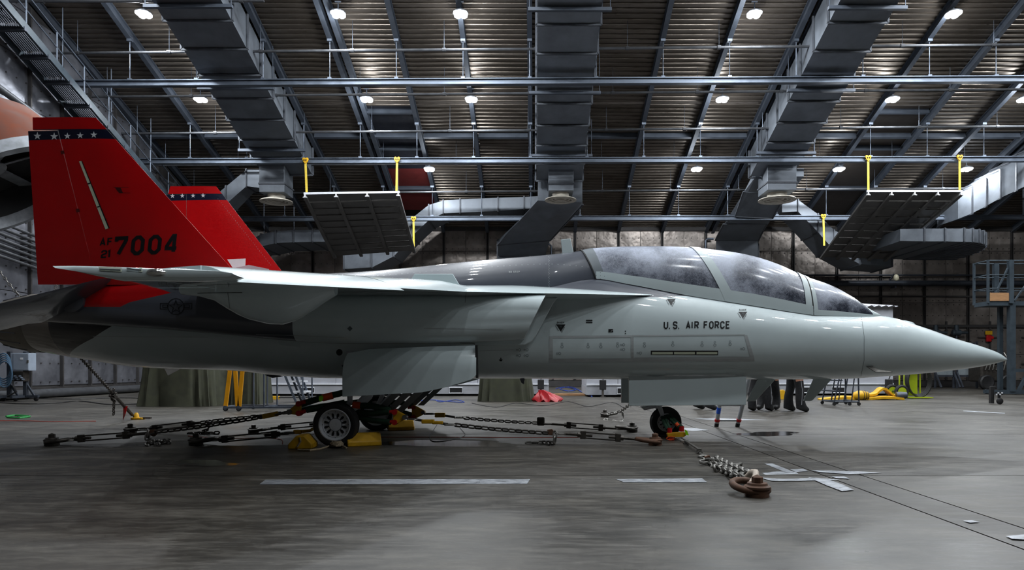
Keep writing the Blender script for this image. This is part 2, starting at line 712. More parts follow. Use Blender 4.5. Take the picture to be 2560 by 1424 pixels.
wl = MB().box((XL - .15, (YB + YF) / 2, 10), (.3, YB - YF, 20.8))
wall_left = tag(wl.build('wall_left', M['stud']), kind='structure')
pm2 = panel_mesh('panel', 1.5, 1.5, M['panel_side'])
R90 = Matrix.Rotation(PI / 2, 4, 'Z')
for k in range(11):
    y = YB - .4 - 1.5 * (k + .5)
    top = roof_z(y + D0) - .2
    j = 0
    while .4 + 1.5 * (j + 1) < top + .8:
        share('panel', pm2, wall_left, Matrix.Translation((XL, y, .4 + 1.5 * (j + .5))) @ R90)
        j += 1
    MB().box((XL + .08, y - .75, top / 2), (.12, .06, top)).build('stud', M['stud'], wall_left)
MB().box((XL + .08, (YB + YF) / 2, .18), (.16, YB - YF, .34)).build('rail', M['stud'], wall_left)
tag(MB().box((XR + .15, (YB + YF) / 2, 10), (.3, YB - YF, 20.8)).build('wall_right', M['stud']), kind='structure')
wf = MB().box(((XL + XR) / 2, YF + D0 - 9.75 - .15, 5), (XR - XL + .6, .3, 10.4))
wall_front = tag(wf.build('wall_front', mat('front_wall_sheet', srgb(112, 112, 116), .6, .2)), kind='structure')

# ------------------------------------------------------------------ roof lamps
def make_lamp():
    root = thing('high_bay_lamp', 'lamp', 'lamp', (0, 0, 0))
    b = MB().lathe([(0, .0), (.0, .05), (-.06, .07), (-.08, .2), (-.12, .25), (-.15, .25), (-.15, .0)][::1], (0, 0, .12), (0, 0, 1), 20)
    b.build('housing', M['lamp_body'], root, 40)
    for k in range(4):
        t = k * PI / 2 + PI / 4
        c = (.135 * math.cos(t), .135 * math.sin(t), -.03)
        MB().lathe([(0, .0), (0, .125), (-.05, .12), (-.085, .08), (-.1, 0)], c, (0, 0, 1), 16).build('lens', M['lens'], root, 40)
    MB().tube([(0, 0, .1), (0, 0, .35)], .02, 6).bar((-.1, 0, .35), (.1, 0, .35), .05, .03).build('hanger', M['galv'], root)
    # the lamp throws its light downwards; a small part leaves sideways and grazes the roof
    for typ, w, z in (('AREA', LAMP_W, -.145), ('POINT', LAMP_W * .3, -.36)):
        ld = bpy.data.lights.new('lamp_light', typ)
        ld.energy = w
        ld.color = LAMP_COL
        if typ == 'AREA':
            ld.shape = 'DISK'
            ld.size = .5
        else:
            ld.shadow_soft_size = .16
        lo = bpy.data.objects.new('lamp_light', ld)
        COL.objects.link(lo)
        lo.parent = root
        lo.location = (0, 0, z)
    return root


lamp0 = make_lamp()
used = False
rows = {22.3: ('upper', [-12.75, -6.4, -2.4, 7.2, 13.7, 18.85]), 26.1: ('middle', [-12.75, -6.4, -2.4, 7.2, 13.7, 18.75]), 30.0: ('lowest', [-4.6, 7.15, 13.4, 19.0])}
rows[18.5] = (None, [-12.75, -6.4, -2.4, 7.2, 13.7, 18.85])
for D in (14.7, 10.9, 7.1, 2.6, -5.0):
    rows[D] = (None, ([-6.4] if D in (14.7, 7.1) else []) + [-2.4, 7.2, 13.7, 18.85])
for D, (nm, xl) in rows.items():
    for i, x in enumerate(xl):
        o = lamp0 if not used else copy_tree(lamp0)
        used = True
        z = roof_z(D) - (.62 if D == 30.0 else .42)
        o.location = (x, D - D0, z)
        o['group'] = 'high-bay lamps under the roof'
        if nm:
            n = len(xl) - (1 if nm == 'upper' else 0)
            o['label'] = 'glowing round lamp under the roof, %s from the left in the %s lamp row' % (ORD[i], nm)
        else:
            o['label'] = 'unseen round roof lamp above the picture, over the jet and the camera'
        o['category'] = 'lamp'

# ------------------------------------------------------------------ rails, pipes
def rail(D, ya, yb, za, name, label, x0, x1):
    """crane rail on hanger rods, from pixel x0 to x1"""
    a, b_ = P(x0, ya, D), P(x1, yb, D)
    t = thing(name, label, 'rail', a)
    m = MB()
    m.bar(a + V((0, 0, .09)), b_ + V((0, 0, .09)), .16, .03)
    m.bar(a - V((0, 0, .09)), b_ - V((0, 0, .09)), .2, .04)
    m.bar(a, b_, .04, .18)
    m.build('i_beam', M['galv'], t)
    d = (b_ - a) / (b_.x - a.x)
    for x in BEAMS:
        if a.x < x < b_.x:
            p = a + d * (x - a.x)
            top = roof_z(D) - .25
            MB().tube([p + V((0, 0, .08)), V((p.x, p.y, top))], .016, 6).build('hanger_rod', M['galv'], t)
            MB().box((p.x, p.y, top), (.16, .13, .16)).build('bracket', M['galv'], t)
            MB().box(p + V((0, 0, .13)), (.13, .1, .07)).build('clamp', M['galv'], t)
    return t


rail(23.57, 209, 197, 0, 'crane_rail', 'highest of the three steel crane rails across the hall, under the upper lamps', 175, 2740)
rail(27.7, 403, 397, 0, 'crane_rail', 'middle steel crane rail carrying the upper yellow straps of the hanging panels', 345, 2740)
rail(31.9, 547, 543, 0, 'crane_rail', 'lowest steel crane rail, just above the jet spine', 600, 2620)


def ceil_pipe(ya, yb, x0, x1, drop, label, every=3.1, r=.045):
    k = (HY - (ya + yb) / 2) / F
    D = (8.35 + SL * DW - H - drop) / (k + SL)
    a, b_ = P(x0, ya, D), P(x1, yb, D)
    t = thing('ceiling_pipe', label, 'pipe', a)
    MB().tube([a, b_], r, 8).build('pipe', M['pipe'], t, 40)
    d = (b_ - a) / (b_.x - a.x)
    x = a.x + 1.
    k = 0
    while x < b_.x:
        p = a + d * (x - a.x)
        MB().tube([p - d * .06, p + d * .06], r * 1.5, 8).build('coupling', M['pipe'], t, 40)
        MB().tube([p + V((0, 0, r)), V((p.x, p.y, roof_z(D)))], .008, 4).build('hanger_wire', M['galv'], t)
        x += every
        k += 1
    return t


ceil_pipe(133, 110, 120, 2740, .95, 'topmost thin sprinkler pipe, between the upper lamps and the highest rail')
ceil_pipe(242, 222, 200, 2740, .95, 'thin sprinkler pipe just below the highest crane rail')
ceil_pipe(334, 314, 280, 2740, .95, 'thin sprinkler pipe between the middle lamps and the middle rail')
ceil_pipe(413, 401, 355, 2740, .95, 'thin sprinkler pipe close under the middle crane rail')
ceil_pipe(484, 468, 430, 2740, .95, 'lowest thin sprinkler pipe, level with the round air diffusers')
ceil_pipe(3, 2, 25, 660, .95, 'pipe along the top edge of the picture above the red fin')

# ------------------------------------------------------------------ sloped ducts under the roof
def sloped_duct(x0, x1, Da, Db, label, side):
    """flat duct hung under the roof from Da to Db, with stiffener ribs"""
    t = thing('roof_duct', label, 'duct', (x0, Db - D0, roof_z(Db) - 1.4))
    top, bot = .3, 1.38
    n = 11
    cuts = [Da + (Db - Da) * k / n for k in range(n + 1)]
    for a, b_ in zip(cuts, cuts[1:]):
        dz = random.uniform(-.02, .02)
        def ring(D):
            return [V((x0, D - D0, roof_z(D) - bot + dz)), V((x1, D - D0, roof_z(D) - bot + dz)), V((x1, D - D0, roof_z(D) - top)), V((x0, D - D0, roof_z(D) - top))]
        MB().loft([ring(a + .02), ring(b_ - .02)], True, True, True).build('duct_section', M['duct'], t)
        D = b_
        q = MB()
        e = .05
        zb, zt = roof_z(D) - bot - e, roof_z(D) - top + e
        q.bar((x0 - e, D - D0, zb), (x1 + e, D - D0, zb), .06)
        q.bar((x0 - e, D - D0, zb), (x0 - e, D - D0, zt), .06)
        q.bar((x1 + e, D - D0, zb), (x1 + e, D - D0, zt), .06)
        q.build('flange', M['duct_in'], t)
    for k in (3, 6, 9):
        D = cuts[k] + .5
        zb = roof_z(D) - bot - .12
        MB().bar((x0 - .3, D - D0, zb), (x1 + .3, D - D0, zb), .12, .1).build('support_angle', M['beam'], t)
        for x in (x0 - .26, x1 + .26):
            MB().tube([(x, D - D0, zb), (x, D - D0, roof_z(D))], .012, 5).build('hanger_rod', M['galv'], t)
    return t


sloped_duct(-11.6, -9.5, 17, 29.2, 'wide grey air duct running down the roof, above the far red fin', 1)
sloped_duct(.12, 2.08, 17, 29.6, 'wide grey air duct running down the middle of the roof', 0)
sloped_duct(9.3, 11.1, 17, 29.4, 'wide grey air duct running down the roof above the jet nose', -1)


def diffuser(px0, px1, ya, yb, D, cxp, ry, label):
    """box and round bell under a duct end"""
    a, b_ = P(px0, ya, D), P(px1, yb, D)
    w = b_.x - a.x
    c = (a + b_) / 2
    t = thing('air_diffuser', label, 'diffuser', (c.x, c.y, b_.z))
    MB().box((c.x, c.y, c.z), (w, w * 1.0, a.z - b_.z)).build('box', M['duct'], t, None, .02)
    MB().box((c.x, c.y, c.z - (a.z - b_.z) * .22), (w * 1.06, w * 1.06, .06)).build('flange', M['duct_in'], t)
    z0 = b_.z
    r = (px1 - px0) * D / F * .5
    prof = [(0, r * .68), (-.16, r * .68), (-.17, r * .74), (-.27, r * 1.26), (-.31, r * 1.3), (-.3, r * 1.22), (-.22, r * .74), (-.14, r * .5), (-.14, 0)]
    MB().lathe(prof, (c.x, c.y, z0 + .02), (0, 0, 1), 28).build('bell', M['diffuser'], t, 40)
    for rr in (.95, .7, .45):
        n = 24
        pts = [(c.x + r * rr * math.cos(2 * PI * k / n), c.y + r * rr * math.sin(2 * PI * k / n), z0 - .27 + .08 * (1 - rr)) for k in range(n)]
        MB().tube(pts, .03, 6, True).build('ring', M['diffuser'], t, 40)
    return t


diffuser(660, 722, 412, 488, 29.0, 700, 0, 'round air diffuser under the duct beside the red fins')
diffuser(1371, 1432, 424, 484, 29.4, 1400, 0, 'round air diffuser under the middle duct, above the canopy rear')
diffuser(1907, 1978, 416, 484, 29.2, 1942, 0, 'round air diffuser under the duct above the jet nose')


# big back ducts, each a chain of box sections through given centre points
def box_duct(label, rings, name='air_duct', seams=True, more=()):
    """rings: list of four corner points each; every pair makes one duct_section"""
    c = sum((V(p) for p in rings[0]), V()) / 4
    t = thing(name, label, 'duct', c)
    pairs = [pr for rg in [rings, *more] for pr in zip(rg, rg[1:])]
    for a, b_ in pairs:
        a, b_ = [V(p) for p in a], [V(p) for p in b_]
        a2 = [p + (q - p) * .006 for p, q in zip(a, b_)]
        b2 = [q + (p - q) * .006 for p, q in zip(a, b_)]
        MB().loft([a2, b2], True, True, True).build('duct_section', M['duct'], t)
        if seams:
            q = MB()
            cc = sum(b_, V()) / 4
            e = [p + (p - cc).normalized() * .04 for p in b_]
            for k in range(4):
                q.bar(e[k], e[(k + 1) % 4], .06)
            q.build('flange', M['duct_in'], t)
    return t


def ring_px(px, yt, yb, D, w):
    """upright cross-section: top and bottom front corners at a pixel column, w deep"""
    a, b_ = P(px, yt, D), P(px, yb, D)
    return [a, b_, b_ + V((0, w, 0)), a + V((0, w, 0))]


def ring_q(f_t, f_b, r_b, r_t):
    return [P(*f_t), P(*f_b), P(*r_b), P(*r_t)]


# centre: from the middle duct's end leftwards, then down to the left; and down to the wall
W = 2.0
box_duct('galvanised duct with an elbow left of the middle diffuser, and its drop to the wall', [
    ring_px(1345, 490, 520, 32.4, W), ring_px(1310, 492, 522, 32.4, W), ring_px(1245, 494, 527, 32.4, W), ring_px(1150, 498, 531, 32.4, W),
    ring_px(1108, 501, 533, 32.4, W), ring_px(1072, 512, 550, 32.4, W), ring_px(1030, 545, 590, 32.4, W), ring_px(985, 585, 640, 32.4, W),
    ring_px(930, 612, 668, 32.4, W), ring_px(860, 620, 672, 32.4, W)], more=[
    [[P(1345, 500, 30), P(1345, 430, 30), P(1456, 430, 30), P(1456, 505, 30)],
    [P(1245, 612, 33.5), P(1345, 505, 30.6), P(1456, 512, 30.6), P(1375, 600, 33.5)],
    [P(1245, 640, 34.8), P(1245, 600, 34.8), P(1362, 600, 34.8), P(1362, 640, 34.8)],
    [P(1245, 760, 35.2), P(1245, 640, 35.6), P(1362, 640, 35.6), P(1362, 760, 35.2)]]])
# left: kinked duct beside the diffuser and the rounded one behind the hanging panel
box_duct('kinked grey duct behind the tip of the far red fin', [
    ring_px(690, 425, 470, 29.6, .9), ring_px(655, 424, 470, 29.6, .9), ring_px(616, 424, 465, 29.6, .9), ring_px(565, 466, 510, 29.6, 1.1), ring_px(500, 520, 560, 29.6, 1.1), ring_px(560, 600, 640, 32.4, 1.6)])
box_duct('low grey duct with ribs behind the far fin root', [
    ring_px(560, 640, 690, 33.0, 2.), ring_px(628, 600, 618, 32.6, 2.4), ring_px(652, 585, 616, 32.5, 2.4), ring_px(690, 577, 607, 32.5, 2.4), ring_px(735, 575, 605, 32.5, 2.4),
    ring_px(782, 574, 604, 32.5, 2.4), ring_px(850, 573, 603, 32.5, 2.4)])
lowduct = [o for o in COL.objects if o.get('label', '').startswith('low grey duct')][0]
for px, D in ((660, 33.2), (735, 33.6), (820, 33.6)):
    p = P(px, 580, D)
    MB().tube([(p.x, p.y, p.z - .1), (p.x, p.y, roof_z(D))], .02, 6).build('hanger_rod', M['galv'], lowduct)
# right: kinked duct from the right diffuser
box_duct('kinked galvanised duct dropping right from the diffuser above the jet nose', [
    ring_px(1955, 497, 530, 32.3, 2.), ring_px(1995, 499, 528, 32.3, 2.), ring_px(2045, 535, 580, 32.3, 2.), ring_px(2085, 575, 625, 32.3, 2.), ring_px(2150, 605, 660, 32.3, 2.), ring_px(2230, 610, 665, 32.3, 2.)], more=[[
    [P(1890, 440, 29.6), P(1890, 420, 29.6), P(2010, 420, 29.6), P(2010, 440, 29.6)],
    [P(1840, 540, 31.8), P(1860, 480, 30.5), P(1960, 490, 30.5), P(1930, 545, 31.8)],
    [P(1790, 600, 34.4), P(1810, 560, 32.5), P(1915, 560, 32.5), P(1895, 600, 34.4)],
    [P(1790, 700, 35.3), P(1795, 610, 35.3), P(1895, 610, 35.3), P(1895, 700, 35.3)]]])
# right: flat duct with a round turn
rt = []
for px, yt, yb, D in ((2250, 572, 602, 28.5), (2310, 571, 603, 28.5), (2362, 571, 603, 28.5), (2410, 571, 604, 28.5)):
    rt.append(ring_px(px, yt, yb, D, 4.6))
for k in range(1, 11):
    a = k / 10 * PI * .5
    c0 = P(2410, 571, 28.5)
    ctr = c0 + V((0, 4.6, 0))
    h = (604 - 571) * 28.5 / F
    p = ctr + V((2.5 * math.sin(a), -4.6 * math.cos(a), 0))
    inn = ctr + V((.12 * math.sin(a), -.15 * math.cos(a), 0))
    rt.append([p, p - V((0, 0, h)), inn - V((0, 0, h)), inn])
box_duct('wide flat duct with a rounded turn at the back wall, above the jet nose', rt)
box_duct('ribbed galvanised duct under the roof at the right edge, above the rounded duct', [
    ring_px(2395, 487, 547, 30.8, 1.6), ring_px(2430, 468, 533, 30.2, 1.6), ring_px(2465, 448, 515, 29.6, 1.6), ring_px(2500, 425, 495, 29.0, 1.6), ring_px(2540, 400, 476, 28.4, 1.6), ring_px(2600, 362, 447, 27.5, 1.6), ring_px(2680, 320, 410, 26.5, 1.6)])

# ------------------------------------------------------------------ hanging panels on yellow straps
def hang_panel(c4, label, D_up, D_lo, nrib, nslat, side):
    A, B, C, Dq = [V(p) for p in c4]          # upper left, upper right, lower right, lower left
    t = thing('hanging_panel', label, 'panel', (A + B + C + Dq) / 4)
    n = (B - A).cross(Dq - A).normalized()
    if n.z > 0:
        n = -n
    def at(u, v):
        return (A * (1 - u) + B * u) * (1 - v) + (Dq * (1 - u) + C * u) * v
    for j in range(nslat):
        for i in range(nrib):
            u0, u1, v0, v1 = i / nrib + .004, (i + 1) / nrib - .004, j / nslat + .004, (j + 1) / nslat - .004
            MB().prism([at(u0, v0), at(u1, v0), at(u1, v1), at(u0, v1)], -n * .05).build('board', M['hang_panel'], t)
    for j in range(1, nslat):
        MB().bar(at(0, j / nslat) + n * .04, at(1, j / nslat) + n * .04, .05, .05, n).build('batten', M['hang_panel'], t)
    for i in range(nrib + 1):
        MB().bar(at(i / nrib, 0) + n * .09, at(i / nrib, 1) + n * .09, .14, .09, n).build('rib', M['hang_panel'], t)
    MB().bar(A + V((-.05, 0, .05)), B + V((.05, 0, .05)), .08, .08).build('top_rail', M['white_metal'], t)
    for i in range(nrib + 1):
        p = at(i / nrib, 0)
        MB().prism([p + V((x, -.05, z)) for x, z in ((-.025, .07), (.025, .07), (.025, -.09), (.08, -.09), (.08, -.12), (-.08, -.12), (-.08, -.09), (-.025, -.09))], (0, .05, 0)).build('clip', M['white_metal'], t)
    return t


hang_panel([P(763, 487, 27.4), P(996, 483, 27.4), P(1036, 626, 31.4), P(838, 640, 31.4)], 'dark ribbed panel hung on yellow straps behind the wing', 0, 0, 3, 10, 0)
hang_panel([P(2170, 481, 27.4), P(2402, 481, 27.4), P(2210, 648, 31.4), P(2052, 642, 31.4)], 'dark ribbed panel hung on yellow straps above the jet nose', 0, 0, 4, 9, 0)


def strap(px, y0, y1, D, label, px1=None):
    a, b_ = P(px, y0, D), P(px1 or px + 2, y1, D)
    t = thing('yellow_strap', label, 'strap', a)
    q = [(-.16, .08), (-.12, .16), (-.04, .16), (0, .11), (.04, .16), (.12, .16), (.16, .08), (.1, -.06), (0, -.16), (-.1, -.06)]
    MB().prism([a + V((x * .8, -.14, z * .8)) for x, z in q], (0, .05, 0)).build('trolley', M['yellow'], t, None, .008)
    for dx in (-.04, .04):
        MB().box(a + V((dx, -.16, .03)), (.035, .03, .035)).build('trolley_wheel', M['black'], t)
    MB().bar(a + V((0, -.11, -.08)), b_ + V((0, -.06, 0)), .085, .02, (0, 1, 0)).build('strap', M['yellow_strap'], t)
    return t


strap(766, 404, 484, 27.66, 'upper yellow strap at the fin-side corner of the panel behind the wing')
strap(994, 402, 482, 27.66, 'upper yellow strap at the spine-side corner of the panel behind the wing', 992)
strap(1035, 549, 618, 31.86, 'lower yellow strap of the panel behind the wing, left of the long elbow duct', 1035)
strap(2167, 398, 480, 27.66, 'upper yellow strap at the canopy-side corner of the panel above the nose')
strap(2395, 397, 477, 27.66, 'upper yellow strap at the wall-side corner of the panel above the nose', 2397)
strap(2056, 543, 614, 31.86, 'lower yellow strap of the panel above the nose, beside the kinked duct', 2059)

# ------------------------------------------------------------------ sloped catwalk and cowl on the left wall
def catwalk():
    x0, x1 = -16.15, -15.3
    Da, Db = 17.5, 29.5
    def z(D):
        return 11.5 - .387 * (D - 19.86)
    t = thing('catwalk', 'steel grating catwalk with handrails sloping down along the left wall', 'catwalk', (x1, Db - D0, z(Db)))
    for x in (x0, x1):
        MB().bar((x, Da - D0, z(Da)), (x, Db - D0, z(Db)), .06, .24).build('stringer', M['stand'], t)
    n = 12
    for k in range(n + 1):
        D = Da + (Db - Da) * k / n
        MB().bar((x0, D - D0, z(D) - .1), (x1 + .05, D - D0, z(D) - .1), .12, .12).build('cross_member', M['galv_dark'], t)
        if k < n:
            D2 = Da + (Db - Da) * (k + 1) / n
            q = MB()
            for i in range(12):
                x = x0 + (x1 - x0) * (i + .5) / 12
                q.bar((x, D + .04 - D0, z(D + .04) + .06), (x, D2 - .04 - D0, z(D2 - .04) + .06), .022, .05)
            tag(q.build('grating', M['galv_dark'], t), kind='stuff')
    for x in (x1,):
        for hgt in (.55, 1.05):
            MB().tube([(x, Da - D0, z(Da) + hgt), (x, Db - D0, z(Db) + hgt)], .024, 6).build('handrail', M['galv'], t)
        for k in range(9):
            D = Da + (Db - Da) * (k + .3) / 9
            MB().tube([(x, D - D0, z(D)), (x, D - D0, z(D) + 1.06)], .024, 6).build('rail_post', M['galv'], t)
    for D in (20, 22.6, 25.2, 27.8):
        MB().tube([(x1 - .3, D - D0, z(D)), (x1 - .3, D - D0, roof_z(D))], .02, 6).build('hanger_rod', M['galv'], t)


catwalk()


def cowl():
    c = P(4, 452, 17.0)
    t = thing('fan_cowl', 'large rust-orange fan cowl with a grey rim on the left wall', 'cowl', c)
    ax = V((.55, .08, -.8)).normalized()
    R = 1.75
    prof = [(-1.9, .5), (-1.7, 1.15), (-1.2, 1.55), (-.6, R), (.0, R * 1.02)]
    MB().lathe(prof, c, ax, 40, False).build('shell', M['cowl_orange'], t, 40)
    MB().lathe([(0, R * 1.03), (.06, R * 1.08), (.34, R * 1.08), (.36, R * .98), (.1, R * .93), (0, R * .93), (0, R * 1.03)], c, ax, 40, False).build('rim', M['cowl_grey'], t, 40)
    MB().lathe([(.1, R * .93), (-.5, R * .85), (-.5, 0)], c, ax, 40, False).build('mouth', M['dark'], t, 40)
    MB().lathe([(0, .3), (-.12, .25), (-.16, 0)][::-1], c - ax * .3, ax, 16).build('hub', M['cowl_grey'], t, 40)
    for k in range(6):
        a = ax.orthogonal().normalized()
        d = (Matrix.Rotation(k * PI / 3, 3, ax) @ a)
        MB().bar(c - ax * .38 + d * .2, c - ax * .38 + d * R * .9, .34, .03, (ax + d.cross(ax) * .5)).build('blade', M['cowl_grey'], t)
    MB().bar(c - ax * 1.5, V((XL, c.y, c.z + 1.2)), .4, .4).bar(c - ax * 1.2 + V((0, .8, -.5)), V((XL, c.y + .8, c.z - .3)), .25).build('bracket', M['galv_dark'], t)


cowl()
# ------------------------------------------------------------------ the jet
GREY, DARK, RED, NAVY = srgb(205, 219, 222), srgb(78, 82, 92), srgb(190, 0, 8), srgb(18, 22, 46)


def paint(name, base, layers=(), rough=.36, coat=1., var=.05):
    """glossy paint; layers: list of (colour, [convex outlines in X,Z])"""
    m = bpy.data.materials.new(name)
    m.use_nodes = True
    t = NT(m)
    nz = t.noise(1.4, 6, .6)
    c = t.mix(t.remap(nz, .3, .7), tuple(q * (1 - var) for q in base), tuple(q * (1 + var) for q in base))
    for col, polys in layers:
        f = None
        for p in polys:
            q = t.polymask(p)
            f = q if f is None else t.math('MAXIMUM', f, q)
        c = t.mix(f, c, col)
    t.l(c, t.b.inputs['Base Color'])
    grit = t.noise(60, 4, .6)
    t.l(t.remap(grit, .3, .7, rough * .8, rough * 1.2), t.b.inputs['Roughness'])
    t.b.inputs['Coat Weight'].default_value = coat
    t.b.inputs['Coat Roughness'].default_value = .035
    return m


jet = thing('jet_trainer', 'grey two-seat jet aircraft with red twin fins, chained to the hangar floor', 'aircraft', (0, 0, 0))
zc = lambda py: H + (HY - py) * D0 / F
xc = lambda px: (px - CX) * D0 / F
# px, half width, z of widest, z bottom, z top, upper exponent, lower exponent
BODY = [
    (110, .44, 1.62, 1.21, 2.03, 2.0, 2.0), (202, .62, 1.58, 1.12, 2.06, 2.2, 2.1), (374, .80, 1.52, .985, 2.10, 2.6, 2.2), (600, .85, 1.45, .94, 2.10, 3.0, 2.4),
    (700, .86, 1.42, .877, 2.10, 3.0, 2.6), (853, .86, 1.38, .837, 2.12, 3.0, 2.8), (1165, .80, 1.38, .835, 2.15, 3.0, 2.8), (1350, .74, 1.40, .83, 2.20, 2.9, 2.7),
    (1483, .71, 1.40, .825, 2.27, 2.6, 2.6), (1560, .70, 1.40, .82, 2.22, 2.5, 2.5), (1700, .68, 1.39, .82, 2.08, 2.5, 2.5), (1850, .65, 1.37, .82, 1.945, 2.5, 2.4),
    (1985, .61, 1.34, .82, 1.825, 2.4, 2.3), (2100, .55, 1.31, .826, 1.755, 2.3, 2.2), (2199, .47, 1.27, .86, 1.728, 2.1, 2.1), (2300, .37, 1.21, .902, 1.57, 2.0, 2.0),
    (2382, .26, 1.17, .951, 1.408, 2.0, 2.0), (2437, .18, 1.15, .991, 1.317, 2.0, 2.0), (2492, .085, 1.12, 1.054, 1.208, 2.0, 2.0), (2508, .045, 1.11, 1.082, 1.155, 2., 2.), (2518, .003, 1.106, 1.103, 1.109, 2., 2.)]


def bp(px):
    return [smoothtab(BODY, px, k) for k in range(1, 7)]


def body_ring(px, n=72):
    w, zm, zb, zt, nu, nl = bp(px)
    out = []
    for k in range(n):
        t = 2 * PI * k / n
        c, s = math.cos(t), math.sin(t)
        e = nu if s >= 0 else nl
        y = w * math.copysign(abs(c) ** (2 / e), c)
        z = zm + (zt - zm if s >= 0 else zm - zb) * math.copysign(abs(s) ** (2 / e), s)
        out.append(V((xc(px), y, z)))
    return out


def body_half(px, z):
    w, zm, zb, zt, nu, nl = bp(px)
    q = abs((z - zm) / ((zt - zm) if z > zm else (zm - zb)))
    e = nu if z > zm else nl
    return w * max(0, 1 - min(q, 1) ** e) ** (1 / e)


stations = [110 + (2480 - 110) * k / 96 for k in range(97)] + [2490, 2499, 2506, 2511, 2514, 2516.5, 2518]
sh_line = [(-7.4, 1.96), (0., 2.02), (1.7, 1.94), (2.25, 1.99), (1.4, 2.5), (-7.4, 2.7)]
nac_dark = [(-6.55, 1.61), (-5.2, 1.60), (-5.83, 1.375), (-6.22, 1.165), (-6.47, 1.12)]
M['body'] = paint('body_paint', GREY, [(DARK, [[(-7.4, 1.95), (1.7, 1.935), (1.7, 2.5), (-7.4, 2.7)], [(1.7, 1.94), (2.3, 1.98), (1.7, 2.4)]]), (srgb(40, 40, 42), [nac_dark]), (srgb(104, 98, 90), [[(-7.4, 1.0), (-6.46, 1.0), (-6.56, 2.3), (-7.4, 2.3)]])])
M['grey'] = paint('grey_paint', GREY)
M['dkgrey'] = paint('dark_grey_paint', DARK)
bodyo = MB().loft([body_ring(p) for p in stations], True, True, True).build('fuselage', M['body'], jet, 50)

# upper hump: canopy in front, spine behind.  px, sill z, crown z
SILL = [(110, 1.84), (300, 1.92), (900, 2.0), (1165, 2.0), (1350, 2.06), (1483, 2.205), (1560, 2.13), (1700, 1.972), (1850, 1.835), (1985, 1.716), (2010, 1.70), (2100, 1.70), (2170, 1.712), (2199, 1.727)]
CROWN = [(110, 2.02), (202, 2.08), (300, 2.14), (600, zc(695)), (850, zc(685)), (934, zc(680)), (1052, zc(669)), (1187, zc(654.5)), (1372, zc(638)), (1453, zc(627.5)), (1490, zc(621)), (1558, zc(618)), (1640, zc(617)),
         (1710, zc(619)), (1801, zc(627.6)), (1869, zc(639)), (1936, zc(660)), (1976, zc(678)), (2003, zc(690)), (2071, zc(713.5)), (2121, zc(740)), (2172, zc(776)), (2199, zc(788.5))]


def hump(px, th, off=0.):
    zs, zr = smoothtab(SILL, px), smoothtab(CROWN, px)
    zr = max(zr, zs + .002)
    w = max(.02, body_half(px, zs)) + .004
    c, s = math.cos(th), math.sin(th)
    y = -w * math.copysign(abs(c) ** .9, c)
    z = zs + (zr - zs) * abs(s) ** .92
    p = V((xc(px), y, z))
    if off:
        nrm = V((0, -c * (zr - zs), s * w))
        p += nrm.normalized() * off if nrm.length > 1e-6 else V((0, 0, off))
    return p


def patch(f0, f1, t0, t1, nu, nv, off, thick=.0):
    """surface patch of the hump; f0, f1: pixel station as a function of how high on the arch (0 sill .. 1 crown)"""
    b = MB()
    rows = []
    for j in range(nv + 1):
        th = t0 + (t1 - t0) * j / nv
        s = math.sin(th)
        a, e = (f0(s) if callable(f0) else f0), (f1(s) if callable(f1) else f1)
        rows.append([hump(a + (e - a) * i / nu, th, off) for i in range(nu + 1)])
    b.loft(rows, closed=False)
    return b


L_ = lambda bot, top, e=1.: (lambda s: bot + (top - bot) * s ** e)
spine = patch(lambda s: 110, L_(1486, 1452), -.0, PI, 110, 40, 0.).build('spine', M['dkgrey'], jet, 60)


def frost():
    m = bpy.data.materials.new('frosted_canopy')
    m.use_nodes = True
    t = NT(m)
    speck = t.noise(120, 3, .75)
    mid = t.noise(28, 4, .7)
    blot = t.noise(2.1, 3, .5)
    sep = t.n('ShaderNodeSeparateXYZ')
    t.l(t.coords(), sep.inputs[0])
    hgt = t.remap(sep.outputs[2], 1.75, 2.6, -.22, .3)      # frost lies thicker on the upper glass
    f = t.math('ADD', t.math('ADD', t.remap(blot, .38, .66, .12, .78), hgt), t.math('ADD', t.remap(speck, .3, .7, -.22, .22), t.remap(mid, .3, .7, -.12, .12)))
    f = t.remap(f, .0, 1.)
    t.l(t.mix(f, srgb(46, 50, 62), srgb(196, 204, 222)), t.b.inputs['Base Color'])
    t.l(t.remap(f, 0, 1, .14, .5), t.b.inputs['Roughness'])
    t.b.inputs['Coat Weight'].default_value = .7
    t.b.inputs['Coat Roughness'].default_value = .12
    t.bump(speck, .35, .003)
    return m


M['frost'] = frost()
g0 = .17
canopy = patch(L_(1508, 1476, .8), L_(1792, 1722), g0, PI - g0, 30, 40, .004).build('canopy_glass', M['frost'], jet, 60)
canopy['label'] = 'frosted rear canopy pane'
o = patch(L_(1815, 1742), L_(1986, 1984), g0, PI - g0, 26, 40, .004).build('canopy_glass', M['frost'], jet, 60)
o['label'] = 'frosted front canopy pane'
o = patch(L_(2012, 2006), L_(2168, 2140, 2), .1, PI - .1, 26, 40, .004).build('windshield', M['frost'], jet, 60)
o['label'] = 'frosted windshield'
